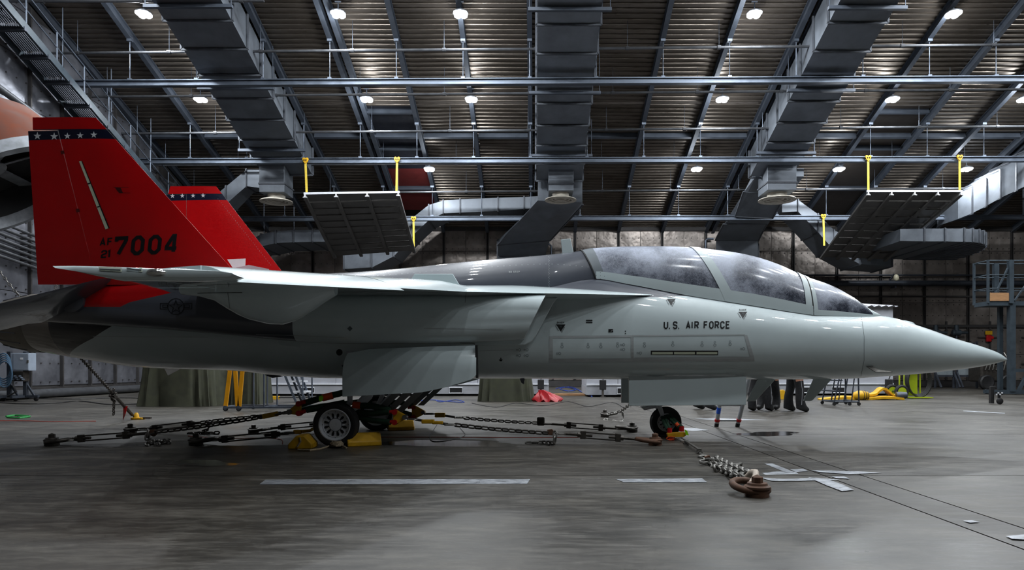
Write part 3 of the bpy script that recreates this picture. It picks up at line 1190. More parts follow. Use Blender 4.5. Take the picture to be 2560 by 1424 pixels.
# frames over the same surface
cf = patch(L_(1484, 1451), L_(1510, 1478, .8), 0, PI, 4, 40, .012).build('canopy_frame', paint('mid_grey_paint', srgb(128, 136, 142)), jet, 60)
patch(L_(1790, 1720), L_(1817, 1744), .0, PI, 4, 40, .014).build('canopy_frame', M['grey'], jet, 60)
patch(L_(1984, 1982), L_(2000, 1996), .0, PI, 4, 40, .014).build('canopy_frame', M['grey'], jet, 60)
patch(L_(2003, 1999), L_(2014, 2008), .0, PI, 4, 40, .014).build('windshield_frame', M['grey'], jet, 60)
for a, b_ in ((0, g0 + .015), (PI - g0 - .015, PI)):
    patch(1484, 2001, a, b_, 50, 4, .012).build('canopy_rail', M['grey'], jet, 60)
for a, b_ in ((0, .115), (PI - .115, PI)):
    patch(2002, 2196, a, b_, 24, 4, .01).build('windshield_rail', M['grey'], jet, 60)
patch(L_(2166, 2136, 2), 2198, 0.0, PI, 8, 30, .006).build('windshield_base', M['grey'], jet, 60)
for a, b_ in ((1483, 1485.5),):
    patch(L_(1482, 1449), L_(1485, 1452), 0, PI, 2, 40, .016).build('canopy_seal', M['black'], jet, 60)
patch(L_(2000, 1996), L_(2003, 1999), .0, PI, 2, 40, .010).build('canopy_seal', M['black'], jet, 60)

# intake trunks that run back into the tail booms
TR = [(-.13, 1.23, 1.90, 1.35), (-.3, 1.25, 1.90, 1.335), (-1.0, 1.27, 1.90, 1.305), (-2.4, 1.27, 1.90, 1.29), (-3.2, 1.25, 1.95, 1.335), (-3.8, 1.22, 2.14, 1.395), (-5.0, 1.18, 2.10, 1.495), (-5.8, 1.14, 2.02, 1.545), (-6.2, 1.06, 1.86, 1.57), (-6.45, .9, 1.72, 1.60)]
TR = TR[::-1]


def trunk_ring(x, sgn, inset=0., yin=.35, slant=0.):
    yo, zt, zb = [smoothtab(TR, x, k) for k in (1, 2, 3)]
    yo, zt, zb = yo - inset, zt - inset, zb + inset
    r = min(.2, (zt - zb) * .4)
    pts = [(yin, zt), (yo - .12, zt), (yo - .03, zt - .06), (yo, zt - .16)]
    for k in range(6):
        pts.append((yo + .012 * math.sin(PI * k / 5), (zt - .16) + (zb + r - zt + .16) * (k + .5) / 6))
    for k in range(7):
        a = k / 6 * PI / 2
        pts.append((yo - r + r * math.cos(a), zb + r - r * math.sin(a)))
    pts.append((yin, zb + .02))
    return [V((x + slant * (z - zb), sgn * y, z)) for y, z in pts]


trunk_dark_and_shade = [[(-7, 1.0), (-3.02, 1.0), (-2.98, 2.4), (-7, 2.4)]]  # dark grey aft paint, with shade under the wing painted in towards its front
trunk_red = [[(-6.6, 1.76), (-5.2, 1.748), (-4.85, 1.905), (-4.85, 2.4), (-6.6, 2.4)], [(-5.1, 1.80), (-4.5, 1.935), (-4.2, 2.1), (-4.2, 2.4), (-5.1, 2.4)]]
M['trunk'] = paint('trunk_paint', GREY, [(DARK, trunk_dark_and_shade), (RED, trunk_red)])
trunks = []
plates = []
for sgn in (-1, 1):
    xs_ = [-6.45, -6.35, -6.2, -6.0, -5.8, -5.4, -5., -4.6, -4.2, -3.8, -3.5, -3.2, -2.8, -2.4, -2., -1.5, -1., -.6, -.3, -.13]
    rings = [trunk_ring(x, sgn, 0, .35, .5 * max(0, (x + 1.0) / .87)) for x in xs_]
    o = MB().loft(rings, True, True, False).build('intake_trunk', M['trunk'], jet, 45)
    trunks.append(o)
    inn = [trunk_ring(x, sgn, i_, .84, .5 * max(0, (x + 1.0) / .87)) for x, i_ in ((-.13, 0), (-.135, .03), (-.5, .05), (-1.2, .1))]
    MB().loft(inn, True, True, False).build('intake_duct', mat('intake_lining', srgb(150, 156, 158), .5), jet, 45)
    # splitter plate beside the mouth
    D = D0 - .84
    pl = [(1120, 742), (1395, 744), (1384, 757), (1340, 838), (1330, 853), (1312, 862), (1290, 864), (1120, 862)]
    poly = [P(px, py, D) for px, py in pl]
    poly = [V((p.x, sgn * .84, p.z)) for p in poly]
    plates.append(MB().prism(poly, (0, -sgn * .05, 0)).build('splitter_plate', M['grey'], jet, 40, .012))

# strakes and wings (starboard built, port mirrored in y)
def wing_at(t):
    """t: 0 at the trunk .. 1 at the tip: LE x, TE x, LE z, TE z, rise, thickness, y"""
    y = 1.2 + (4.6 - 1.2) * t
    e = (y - 1.45) / 3.1
    xl = -.827 - 1.47 * e
    zl = 1.909 - .25 * e
    xt = -4.55 + 1.38 * t
    zt = 1.915 - .255 * t
    return xl, xt, zl, zt, .16 - .06 * t, .17 - .085 * t, y


def wing_pt(t, c, up, sgn, drop=0., fwd=0.):
    xl, xt, zl, zt, rise, th, y = wing_at(t)
    ch = .17 + .06 * t
    if c < ch:
        k = c / ch
        zu = zl + rise * math.sin(PI / 2 * min(1, k)) ** .85 - drop * (1 - k)
        lo = zl - .012 * math.sin(PI * k) + (rise - th) * k * k - drop * (1 - k)
        x = xl + fwd * (1 - k) + (xt - xl) * c
    else:
        k = (c - ch) / (1 - ch)
        zu = (zl + rise) * (1 - k) + (zt + .008) * k + .03 * math.sin(PI * k) * (1 - t * .5)
        lo = (zl + rise - th) * (1 - k) + (zt - .008) * k
        x = xl + (xt - xl) * c
    return V((x, sgn * y, zu if up else lo))


def wing_panel(name, t0, t1, c0, c1, sgn, nt=10, nc=8, drop=0., fwd=0.):
    rings = []
    for i in range(nt + 1):
        t = t0 + (t1 - t0) * i / nt
        f0, f1 = (c0(t) if callable(c0) else c0), (c1(t) if callable(c1) else c1)
        cs = [f0 + (f1 - f0) * (k / nc) ** 1.3 for k in range(nc + 1)]
        rings.append([wing_pt(t, c, True, sgn, drop, fwd) for c in cs] + [wing_pt(t, c, False, sgn, drop, fwd) for c in cs[::-1]][(1 if c1 == 1 else 0):(-1 if c0 == 0 else None)])
    return MB().loft(rings, True, True, True).build(name, M['grey'], jet, 40)


hinge = lambda t: .17 + .06 * t
wingo = []
for sgn in (-1, 1):
    wingo.append(wing_panel('leading_edge_flap', .0, .435, 0, lambda t: hinge(t) - .001, sgn))
    wingo.append(wing_panel('leading_edge_flap', .437, .995, 0, lambda t: hinge(t) - .001, sgn, drop=.025, fwd=.07))
    wingo.append(wing_panel('wing', 0., 1., lambda t: hinge(t), .735, sgn))
    wingo.append(wing_panel('flap', .03, .52, .74, 1, sgn))
    wingo.append(wing_panel('aileron', .53, .99, .74, 1, sgn))
    # root strake: thin edge, top rising to the body shoulder
    rows = []
    n = 16
    for k in range(n + 1):
        q = k / n
        px = 1645 + (1150 - 1645) * q
        D = 9.24 + (8.28 - 9.24) * q ** .9
        e = P(px, 738 - 9.3 * q, D)
        ye = -e.y
        pxc = CX + e.x * F / D0
        zi = min(2.12, e.z + .006 + .21 * min(1, q * 1.25))
        yi = min(ye - .004, body_half(pxc, e.z) - .02)
        yt = min(yi, body_half(pxc, zi) - .01)
        lo = .05 * min(1, q * 3)
        ring = [V((e.x, sgn * ye, e.z)), V((e.x, sgn * (ye - .06 * (ye - yt)), e.z + .12 * (zi - e.z) + .006 * min(1, q * 8))), V((e.x, sgn * (yt + .45 * (ye - yt)), e.z + .66 * (zi - e.z) + .008 * min(1, q * 8))), V((e.x, sgn * yt, zi)),
                V((e.x, sgn * (yt - .12), zi)), V((e.x, sgn * (yt - .12), e.z - lo)), V((e.x, sgn * yi, e.z - lo)), V((e.x, sgn * (yi + .6 * (ye - yi)), e.z - lo * .5))]
        rows.append(ring)
    for x in (-1.2, -2.2, -3.2, -4.2):
        k = (-x - .9) / 3.3
        zi = 2.122 - .05 * k
        rows.append([V((x, sgn * 1.47, 1.96 + .06 * min(1, k * 6) - .05 * k)), V((x, sgn * 1.42, 1.985 + .08 * min(1, k * 6) - .06 * k)), V((x, sgn * 1.0, 2.07 + .03 - .05 * k)), V((x, sgn * .62, zi)), V((x, sgn * .37, zi)), V((x, sgn * .37, 1.85)), V((x, sgn * .62, 1.85)), V((x, sgn * 1.1, 1.88))])
    wingo.append(MB().loft(rows, True, True, True).build('root_strake', M['grey'], jet, 35))
    # tip rail
    tp = [(128, 663), (180, 662.5), (250, 664), (366, 669), (467, 671), (560, 677), (592, 685), (598, 691), (581, 698), (470, 700), (293, 699), (235, 688), (180, 676)]
    poly = [P(a, b_, 5.09) for a, b_ in tp]
    rings = []
    for d, s_ in ((4.57, 1.), (4.62, 1.0), (4.655, .92), (4.67, .6)):
        c = sum(poly, V()) / len(poly)
        rings.append([V((c.x + (p.x - c.x) * (1 - (1 - s_) * .12), sgn * d, c.z + (p.z - c.z) * s_)) for p in poly])
    wingo.append(MB().loft(rings, True, True, True).build('wing_tip', M['grey'], jet, 50))
    # actuator fairing
    prof = [(455, 736), (500, 741), (539, 752), (573, 774), (600, 789), (624, 799), (674, 810.5), (708, 811), (735, 803), (759, 791), (785, 774), (809, 757), (840, 738)]
    rings = []
    for px, py in prof:
        p = P(px, py, 7.15)
        zt = 1.82
        d = zt - p.z
        wdt = .06 + .19 * min(1, (d - .06) / .3) if d > .06 else .06
        rings.append([V((p.x, sgn * (2.6 + wdt * math.cos(PI * k / 12)), zt - d * math.sin(PI * k / 12) ** .8 if 0 < k < 12 else zt)) for k in range(13)])
    wingo.append(MB().loft(rings, True, True, True).build('actuator_fairing', M['grey'], jet, 50))

# twin canted fins
M['fin'] = paint('fin_paint', RED, [(NAVY, [[(-6.4, 3.848), (-4.7, 3.862), (-4.7, 3.752), (-6.4, 3.728)]])],   .34, .8, .08)
fins = []


def fin_part(name, rows, sgn, th0, th1, le_sharp=True):
    """rows: (py, px of front edge, px of rear edge)"""
    rings = []
    for py, pf, pr in rows:
        D = 8.2 + (py - 295) / 395 * .4
        a, b_ = P(pf, py, D), P(pr, py, D)
        y = D0 - D
        n = 7
        up, lo = [], []
        for k in range(n + 1):
            c = k / n
            th = (th0 + (th1 - th0) * c) * (math.sin(PI * min(1, (c + .02) / .5) / 2) if (le_sharp and c < .5) else 1)
            p = a + (b_ - a) * c
            up.append(V((p.x, sgn * (y + th / 2), p.z)))
            lo.append(V((p.x, sgn * (y - th / 2), p.z)))
        rings.append(up + lo[::-1])
    o = MB().loft(rings, True, True, True).build(name, M['fin'], jet, 30)
    fins.append(o)
    return o


le = lambda py: 240 + (py - 293) * (590 - 240) / (683 - 293)
hg = lambda py: 148 + (py - 327) * (240 - 148) / (690 - 327)
ru = lambda py: 71 + (py - 327) * (96 - 71) / (711 - 327)
for sgn in (-1, 1):
    fin_part('fin_tip', [(294, 240, 83), (325, le(325), 83.5)], sgn, .05, .02)
    fin_part('fin', [(325.5, le(325.5), hg(327) + 1)] + [(py, le(py), hg(py) + 1) for py in (400, 480, 560, 640, 684)] + [(712, 612, 245)], sgn, .07, .05)
    fin_part('rudder', [(py, hg(py) - 1, ru(py)) for py in (328, 420, 520, 620, 711)], sgn, .05, .012, False)

# stabilators, hanging nose-up
for sgn in (-1, 1):
    def sec(y, le_, te_, th):
        a, b_ = V(le_), V(te_)
        nrm = V((-(b_ - a).z, 0, (b_ - a).x)).normalized()
        out = []
        cs = [0, .04, .15, .4, .7, 1]
        prof = [0, .35, .75, 1, .7, .08]
        up = [a + (b_ - a) * c + nrm * (th * q / 2) for c, q in zip(cs, prof)]
        lo = [a + (b_ - a) * c - nrm * (th * q / 2) for c, q in zip(cs, prof)][1:]
        return [V((p.x, sgn * y, p.z)) for p in up + lo[::-1]]
    MB().loft([sec(1.12, (-5.28, 0, 2.12), (-6.22, 0, 1.56), .08), sec(1.3, (-5.36, 0, 2.09), (-6.27, 0, 1.53), .08), sec(3.4, (-6.42, 0, 1.22), (-7.05, 0, .84), .035)], True, True, True).build('stabilator', M['dkgrey'], jet, 40)
    MB().lathe([(0, .16), (.2, .16), (.22, .1)], (-5.8, sgn * 1.0, 1.84), (0, sgn, 0), 16).build('pivot', M['dkgrey'], jet, 40)

# nozzle
noz = [(0, .42), (-.14, .415), (-.3, .385), (-.5, .33), (-.51, .3), (-.3, .31), (.1, .3), (.12, 0)]
MB().lathe([(-d, r) for d, r in noz], (-6.98, 0, 1.62), (-1, 0, 0), 40, False).build('nozzle', mat('nozzle_metal', srgb(120, 116, 110), .4, .7, .2, 5), jet, 40)
for k in range(16):
    a = 2 * PI * k / 16
    MB().bar(V((-7.12, .416 * math.cos(a), 1.62 + .416 * math.sin(a))), V((-7.48, .336 * math.cos(a), 1.62 + .336 * math.sin(a))), .012).build('petal_seam', M['dkgrey'], jet)

# antennas, probes, panels
def blade(poly, y0, th, name, m, smooth=None):
    return MB().prism([V((p[0], y0, p[1])) for p in poly], (0, th, 0)).build(name, m, jet, smooth, .006)


xz = lambda lst, D: [(P(a, b_, D).x, P(a, b_, D).z) for a, b_ in lst]
blade(xz([(1402, 599), (1426, 596), (1434, 632), (1406, 636)], D0), -.012, .024, 'blade_antenna', M['grey'])
blade(xz([(1895, 946), (1940, 946), (1888, 1002), (1866, 1003)], D0), -.012, .024, 'blade_antenna', M['grey'])
blade(xz([(2035, 944), (2082, 944), (2031, 1000), (2024, 1002), (2008, 1001)], D0), -.012, .024, 'blade_antenna', M['grey'])
blade(xz([(1036, 684), (1132, 684), (1156, 724), (1022, 706)], 8.72), -1.03, .03, 'spoiler_panel', M['grey'])
blade(xz([(692, 848), (752, 838), (752, 868), (700, 862)], 8.9), -.86, .02, 'exhaust_lip', M['grey'])
MB().lathe([(0, .028), (.05, .02), (.13, .004)], P(2139, 863, 9.3), (1, -.2, .05), 10).build('pitot_probe', M['steel'], jet, 40)
MB().prism([P(2160, 913, 9.36), P(2180, 911, 9.36), P(2182, 917, 9.33), P(2195, 924, 9.25), P(2231, 930, 9.2), P(2188, 930, 9.2)], (0, -.01, .006)).build('data_probe', M['steel'], jet)
MB().lathe([(-.0, .0), (.03, .09), (.0, .11)], (P(2268, 808, D0).x, 0, zc(808) - .012), (.32, 0, 1), 16).build('nose_blister', M['grey'], jet, 40)
MB().tube([P(1325, 652, D0), P(1325, 640, D0)], .008, 6).build('whip_stub', M['white_metal'], jet)
MB().prism([P(1298, 944, D0), P(1312, 944, D0), P(1310, 960, D0), P(1304, 957, D0)], (0, .02, 0)).build('drain_mast', M['dkgrey'], jet)
MB().prism([P(690, 934, D0), P(705, 941, D0), P(680, 944, D0), P(660, 936, D0)], (0, .05, 0)).build('drain_mast', M['dkgrey'], jet)

# landing gear
def wheel(cx, y, r, wdt, rim_r, sgn, spokes, parent, rimname):
    c = V((cx, y, r - .012))
    ax = V((0, sgn, 0))
    hw = wdt / 2
    prof = [(hw * .55, rim_r), (hw * .85, rim_r * 1.03), (hw * .98, (rim_r + r) / 2), (hw * .92, r * .93), (hw * .62, r * .985), (0, r), (-hw * .62, r * .985), (-hw * .92, r * .93), (-hw * .98, (rim_r + r) / 2), (-hw * .85, rim_r * 1.03), (-hw * .55, rim_r)]
    b = MB().lathe(prof, c, ax, 48, False)
    for k in (-.35, 0, .35):
        pass
    ty = b.build('tyre', mat('tyre_rubber', srgb(24, 24, 26), .62, 0, .25, 9), parent, 40)
    for gk in (-.3, 0, .3):
        n = 40
        pts = [c + ax * (hw * gk) + V((math.cos(2 * PI * k / n), 0, math.sin(2 * PI * k / n))) * (r * .994) for k in range(n)]
        MB().tube(pts, .004, 4, True).build('groove', M['black'], ty)
    rim = MB().lathe([(hw * .4, 0), (hw * .45, rim_r * .34), (hw * .40, rim_r * .40), (hw * .36, rim_r * .76), (hw * .46, rim_r * .80), (hw * .46, rim_r * .86), (hw * .56, rim_r * .9), (hw * .88, rim_r * .97), (hw * .86, rim_r * 1.03), (hw * .5, rim_r * 1.01), (-hw * .86, rim_r * 1.0), (-hw * .5, rim_r * .8), (-hw * .5, 0)], c, ax, 40).build(rimname, M['white_metal'], parent, 30)
    ring = lambda rr, tube_r: MB().tube([c + ax * (hw * .42) + V((math.cos(2 * PI * k / 32), 0, math.sin(2 * PI * k / 32))) * rr for k in range(32)], tube_r, 6, True)
    ring(rim_r * .42, .004).build('hub_ring', M['galv'], rim, 40)
    for k in range(spokes):
        a = 2 * PI * (k + .5) / spokes
        d = V((math.cos(a), 0, math.sin(a)))
        tn = V((-math.sin(a), 0, math.cos(a)))
        poly = []
        for q in range(14):
            u = 2 * PI * q / 14
            poly.append(c + ax * (hw * .405) + d * (rim_r * (.58 + .165 * math.cos(u))) + tn * (rim_r * (.075 + .025 * math.cos(u)) * math.sin(u)))
        MB().prism(poly, ax * .004).build('vent_hole', M['dark'], rim)
        MB().lathe([(0, .006), (.006, .005), (.006, 0)], c + ax * (hw * .46) + (Matrix.Rotation(PI / spokes, 3, 'Y') @ d) * (rim_r * .83), ax, 6).build('bolt', M['galv'], rim)
    return c


MGX = -2.4975
for sgn in (-1, 1):
    gp = bpy.data.objects.new('main_gear', None)
    COL.objects.link(gp)
    gp.parent = jet
    gp['label'] = 'white main landing gear with spoked wheel' if sgn < 0 else 'main landing gear on the far side'
    c = wheel(MGX, sgn * 1.12, .283, .2, .196, sgn, 12, gp, 'rim')
    b = MB()
    b.tube([c, c - V((0, sgn * .16, 0))], .05, 12)
    b.tube([c - V((0, sgn * .16, 0)), V((MGX + .35, sgn * .92, .62)), V((MGX + .5, sgn * .8, 1.1))], [.05, .06, .07], 12)
    b.tube([c - V((0, sgn * .15, -.02)), V((MGX + .12, sgn * .93, .55)), V((MGX + .1, sgn * .85, 1.2))], [.035, .035, .045], 10)
    b.build('strut', M['white_metal'], gp, 50)
    MB().tube([V((MGX + .42, sgn * .9, .66)), V((MGX + 1.1, sgn * .75, 1.0))], .03, 8).tube([V((MGX + .3, sgn * .86, .7)), V((MGX - .1, sgn * .7, 1.1))], .025, 8).build('brace', M['galv'], gp, 50)
    for k in range(3):
        x0 = MGX + .42 + .13 * k
        MB().prism([V((x0, sgn * (.97 - .04 * k), .40)), V((x0 + .1, sgn * (.97 - .04 * k), .40)), V((x0 + .46, sgn * (1.02 - .04 * k), .74)), V((x0 + .34, sgn * (1.02 - .04 * k), .74))], (0, .012, 0)).build('hinge_plate', mat('dull_grey_plate', srgb(120, 122, 124), .6), gp)
    # open door
    dr = [(1190, 860), (1190, 944), (1150, 957), (1120, 966), (1066, 979), (1030, 983), (856, 991), (855.5, 950), (857, 920), (860, 898), (866, 882), (872, 874), (1000, 868)]
    poly = [P(a, b_, 8.50) for a, b_ in dr]
    yd = 8.50 - D0
    ps = []
    for p in poly:
        bend = .16 * max(0, (p.z - .95) / .32) ** 2
        ps.append(V((p.x, -sgn * yd - sgn * bend if sgn > 0 else yd + bend, p.z)))
    # door skin as a grid so that its upper edge curls under the trunk
    rows_ = []
    nz_ = 12
    for j in range(nz_ + 1):
        py = 991 - (991 - 861) * j / nz_
        # left and right limits of the outline at this height
        xsr = []
        for i in range(len(dr)):
            (xa, ya), (xb, yb) = dr[i - 1], dr[i]
            if (ya - py) * (yb - py) <= 0 and ya != yb:
                xsr.append(xa + (xb - xa) * (py - ya) / (yb - ya))
        if len(xsr) < 2:
            xsr = [856, 860] if py > 980 else [1150, 1190]
        pl, pr = min(xsr), max(xsr)
        r_ = []
        for i in range(13):
            p = P(pl + (pr - pl) * i / 12, py, 8.50)
            bend = .14 * max(0, (p.z - .98) / .30) ** 2
            yy = -1.25 + bend
            r_.append(V((p.x, yy if sgn < 0 else -yy, p.z)))
        rows_.append(r_)
    inn_ = [[V((p.x, p.y + (.035 if sgn < 0 else -.035), p.z)) for p in r_] for r_ in rows_]
    b = MB().loft(rows_, False)
    b.loft(inn_, False)
    per = lambda R: [R[0][i] for i in range(13)] + [R[j][12] for j in range(1, nz_ + 1)] + [R[nz_][i] for i in range(11, -1, -1)] + [R[j][0] for j in range(nz_ - 1, 0, -1)]
    b.loft([per(rows_), per(inn_)])
    do = b.build('gear_door', M['grey'], jet, 40)
    MB().bar(V((P(1190, 862, 8.5).x, sgn * 1.2, P(1190, 862, 8.5).z)), V((P(1192, 944, 8.5).x, sgn * 1.19, P(1190, 944, 8.5).z)), .03, .05).build('door_seal', M['black'], do)

NGX = P(1664, 1054, D0).x
ng = bpy.data.objects.new('nose_gear', None)
COL.objects.link(ng)
ng.parent = jet
c = wheel(NGX, 0, .222, .14, .126, -1, 8, ng, 'rim')
b = MB()
b.tube([V((NGX - .03, -.1, .22)), V((NGX - .12, -.1, .48)), V((NGX - .14, 0, .9))], [.028, .035, .045], 10)
b.tube([V((NGX - .03, .1, .22)), V((NGX - .12, .1, .48)), V((NGX - .14, 0, .9))], [.028, .035, .045], 10)
b.tube([c + V((0, -.12, 0)), c + V((0, .12, 0))], .03, 10)
b.build('fork', M['white_metal'], ng, 50)
MB().prism([P(1602, 1016, D0), P(1640, 1013, D0), P(1650, 1017, D0), P(1612, 1025, D0)], (0, .1, 0)).tube([P(1612, 1020, D0), P(1660, 1000, D0)], .025, 8).build('scissor_link', M['white_metal'], ng, 40)
for sgn in (-1, 1):
    nd = [(1572, 946), (1866, 946), (1866, 1012), (1572, 1014)]
    poly = [P(a, b_, 9.33) for a, b_ in nd]
    poly[0].z = poly[1].z = .87
    MB().prism([V((p.x, sgn * .42, p.z)) for p in poly], (0, -sgn * .03, 0)).build('nose_gear_door', M['grey'], jet, None, .006)
# ------------------------------------------------------------------ markings laid on the jet's skin
def bvh_of(objs):
    vs, fs = [], []
    for o in objs:
        b = len(vs)
        ml = Matrix.Translation(parent_loc(o))
        vs += [ml @ v.co for v in o.data.vertices]
        fs += [tuple(b + i for i in p.vertices) for p in o.data.polygons]
    return BVHTree.FromPolygons(vs, fs)


jet_doors = [o for o in jet.children if o.type == 'MESH' and o.name.split('.')[0] in ('gear_door', 'nose_gear_door')]
SKIN = bvh_of([bodyo, spine] + trunks + fins + wingo + plates + jet_doors)
EYE = V((0, -D0, H))


def on_skin(px, py, off=.004):
    d = (P(px, py, 10.) - EYE).normalized()
    loc, nrm, idx, dist = SKIN.ray_cast(EYE, d)
    if loc is None:
        return None
    if nrm.dot(d) > 0:
        nrm = -nrm
    return loc + nrm * off


def decal(name, polys, m, label=None, off=.004, parent=None, maxpx=10):
    """polys: outlines (3 or 4 corners) in the photograph's pixels, laid onto the skin"""
    b = MB()
    for q in polys:
        if len(q) == 4:
            l0 = max(math.dist(q[0], q[1]), math.dist(q[3], q[2]))
            l1 = max(math.dist(q[1], q[2]), math.dist(q[0], q[3]))
            nu, nv = max(1, math.ceil(l0 / maxpx)), max(1, math.ceil(l1 / maxpx))
            for i in range(nu):
                for j in range(nv):
                    cs = []
                    for u, v in ((i / nu, j / nv), ((i + 1) / nu, j / nv), ((i + 1) / nu, (j + 1) / nv), (i / nu, (j + 1) / nv)):
                        x = (q[0][0] * (1 - u) + q[1][0] * u) * (1 - v) + (q[3][0] * (1 - u) + q[2][0] * u) * v
                        y = (q[0][1] * (1 - u) + q[1][1] * u) * (1 - v) + (q[3][1] * (1 - u) + q[2][1] * u) * v
                        cs.append(on_skin(x, y, off))
                    if None not in cs and max((a - c).length for a in cs for c in cs) < .6:
                        b.add(cs, [(0, 1, 2, 3)])
        else:
            cs = [on_skin(x, y, off) for x, y in q]
            if None not in cs:
                b.add(cs, [tuple(range(len(cs)))])
    if not b.f:
        return None
    o = b.build(name, m, parent or jet)
    if label:
        o['label'] = label
    return o


def stroke(pts, t, closed=False):
    """outline quads of a polyline with mitred corners"""
    n = len(pts)
    L, R = [], []
    for i in range(n):
        p = V((*pts[i], 0))
        a = V((*pts[i - 1], 0)) if (i > 0 or closed) else None
        c = V((*pts[(i + 1) % n], 0)) if (i < n - 1 or closed) else None
        d0 = (p - a).normalized() if a is not None else None
        d1 = (c - p).normalized() if c is not None else None
        if d0 is None:
            d0 = d1
        if d1 is None:
            d1 = d0
        n0, n1 = V((-d0.y, d0.x, 0)), V((-d1.y, d1.x, 0))
        m = (n0 + n1)
        m = m.normalized() if m.length > 1e-6 else n0
        k = t / 2 / max(.35, m.dot(n0))
        L.append(((p + m * k).x, (p + m * k).y))
        R.append(((p - m * k).x, (p - m * k).y))
    return [(L[i], L[(i + 1) % n], R[(i + 1) % n], R[i]) for i in range(n if closed else n - 1)]


c_ = .2
FONT = {
    '0': [([(c_, 0), (.6 - c_, 0), (.6, c_), (.6, 1 - c_), (.6 - c_, 1), (c_, 1), (0, 1 - c_), (0, c_)], True)],
    'O': [([(c_, 0), (.6 - c_, 0), (.6, c_), (.6, 1 - c_), (.6 - c_, 1), (c_, 1), (0, 1 - c_), (0, c_)], True)],
    '7': [([(0, .8), (0, 1), (.6, 1), (.6, .85), (.2, 0)], False)],
    '4': [([(.45, 0), (.45, 1), (.36, 1), (0, .36), (0, .22), (.62, .22)], False)],
    '2': [([(0, .72), (0, 1 - c_ * .7), (c_ * .7, 1), (.6 - c_ * .7, 1), (.6, 1 - c_ * .7), (.6, .66), (.48, .54), (.1, .42), (0, .3), (0, 0), (.6, 0)], False)],
    '1': [([(.25, .0), (.25, 1), (.1, .88)], False)],
    'A': [([(0, 0), (.3, 1), (.6, 0)], False), ([(.12, .3), (.48, .3)], False)],
    'F': [([(0, 0), (0, 1), (.55, 1)], False), ([(0, .54), (.46, .54)], False)],
    'U': [([(0, 1), (0, c_), (c_, 0), (.6 - c_, 0), (.6, c_), (.6, 1)], False)],
    'S': [([(.6, .76), (.6, 1 - c_ * .7), (.6 - c_ * .7, 1), (c_ * .7, 1), (0, 1 - c_ * .7), (0, .64), (c_ * .6, .53), (.6 - c_ * .6, .47), (.6, .36), (.6, c_ * .7), (.6 - c_ * .7, 0), (c_ * .7, 0), (0, c_ * .7), (0, .24)], False)],
    'I': [([(.3, 0), (.3, 1)], False)],
    'R': [([(0, 0), (0, 1), (.44, 1), (.6, .86), (.6, .62), (.44, .48), (0, .48)], False), ([(.3, .48), (.6, 0)], False)],
    'C': [([(.6, .74), (.6, 1 - c_), (.6 - c_, 1), (c_, 1), (0, 1 - c_), (0, c_), (c_, 0), (.6 - c_, 0), (.6, c_), (.6, .26)], False)],
    'E': [([(.56, 0), (0, 0), (0, 1), (.56, 1)], False), ([(0, .53), (.46, .53)], False)],
    'D': [([(0, 0), (0, 1), (.4, 1), (.6, .8), (.6, .2), (.4, 0)], True)],
    'N': [([(0, 0), (0, 1), (.6, 0), (.6, 1)], False)],
    'G': [([(.6, .74), (.6, 1 - c_), (.6 - c_, 1), (c_, 1), (0, 1 - c_), (0, c_), (c_, 0), (.6 - c_, 0), (.6, c_), (.6, .46), (.34, .46)], False)],
    'T': [([(.3, 0), (.3, 1)], False), ([(0, 1), (.6, 1)], False)],
    'P': [([(0, 0), (0, 1), (.44, 1), (.6, .86), (.6, .6), (.44, .46), (0, .46)], False)],
    'W': [([(0, 1), (.15, 0), (.3, .7), (.45, 0), (.6, 1)], False)],
    'J': [([(.5, 1), (.5, c_), (.35, 0), (.15, 0), (0, c_)], False)],
    '.': [([(.0, .0), (.12, .0)], False)],
}
ADV = {'I': .22, '1': .5, '.': .34, ' ': .55}


def text_polys(s, ox, oy, right, up, t=.2, gap=.28, wscale=1.):
    """(ox, oy): pixel of the lower left corner; right, up: pixel vectors of one em width and height"""
    out = []
    x = 0.
    for ch in s:
        if ch in FONT:
            for pts, closed in FONT[ch]:
                q = []
                for a, b_ in pts:
                    u = (a * (1 - t / .9) + t / 2) if ch not in 'I1.' else a
                    w_ = b_ * (1 - t) + t / 2
                    if ch == 'I':
                        u = a - .2
                    elif ch == '1':
                        u = a - .05
                    q.append((u, w_))
                for quad in stroke(q, t, closed):
                    out.append([(ox + right[0] * (x + a) * wscale + up[0] * b_, oy + right[1] * (x + a) * wscale + up[1] * b_) for a, b_ in quad])
        x += ADV.get(ch, .6) + (gap if ch != ' ' else 0)
    return out


def letters(name, txt, ox, oy, right, up, t, gap, m, label):
    """each character a piece of its own under one lettering part"""
    root = None
    x = 0.
    for ch in txt:
        if ch in FONT:
            pl = text_polys(ch, ox + right[0] * x, oy + right[1] * x, right, up, t, gap)
            if root is None:
                root = decal(name, pl, m, label)
            else:
                decal('letter', pl, m, None, .004, root)
        x += ADV.get(ch, .6) + (gap if ch != ' ' else 0)


INK = mat('marking_black', srgb(14, 16, 20), .5)
WHITE = mat('marking_white', srgb(232, 234, 240), .5)
FORM = mat('formation_panel', srgb(206, 214, 190), .5)
GRIT = mat('marking_soft', srgb(96, 106, 110), .5)
CLEAR = mat('clear_tape', srgb(178, 184, 186), .22)
letters('tail_number', '7004', 283, 640, (50, -2.2), (5.5, -49), .185, .25, INK, 'black tail number 7004')
letters('tail_code', 'AF', 249, 615, (23, -1), (2, -20), .17, .2, INK, 'small black letters AF')
letters('tail_code', '21', 252, 645, (23, -1), (2, -20), .19, .1, INK, 'small black number 21')
letters('service_name', 'U.S. AIR FORCE', 1659, 822, (17.2, -.1), (0.3, -19), .17, .2, INK, 'black lettering U.S. AIR FORCE')


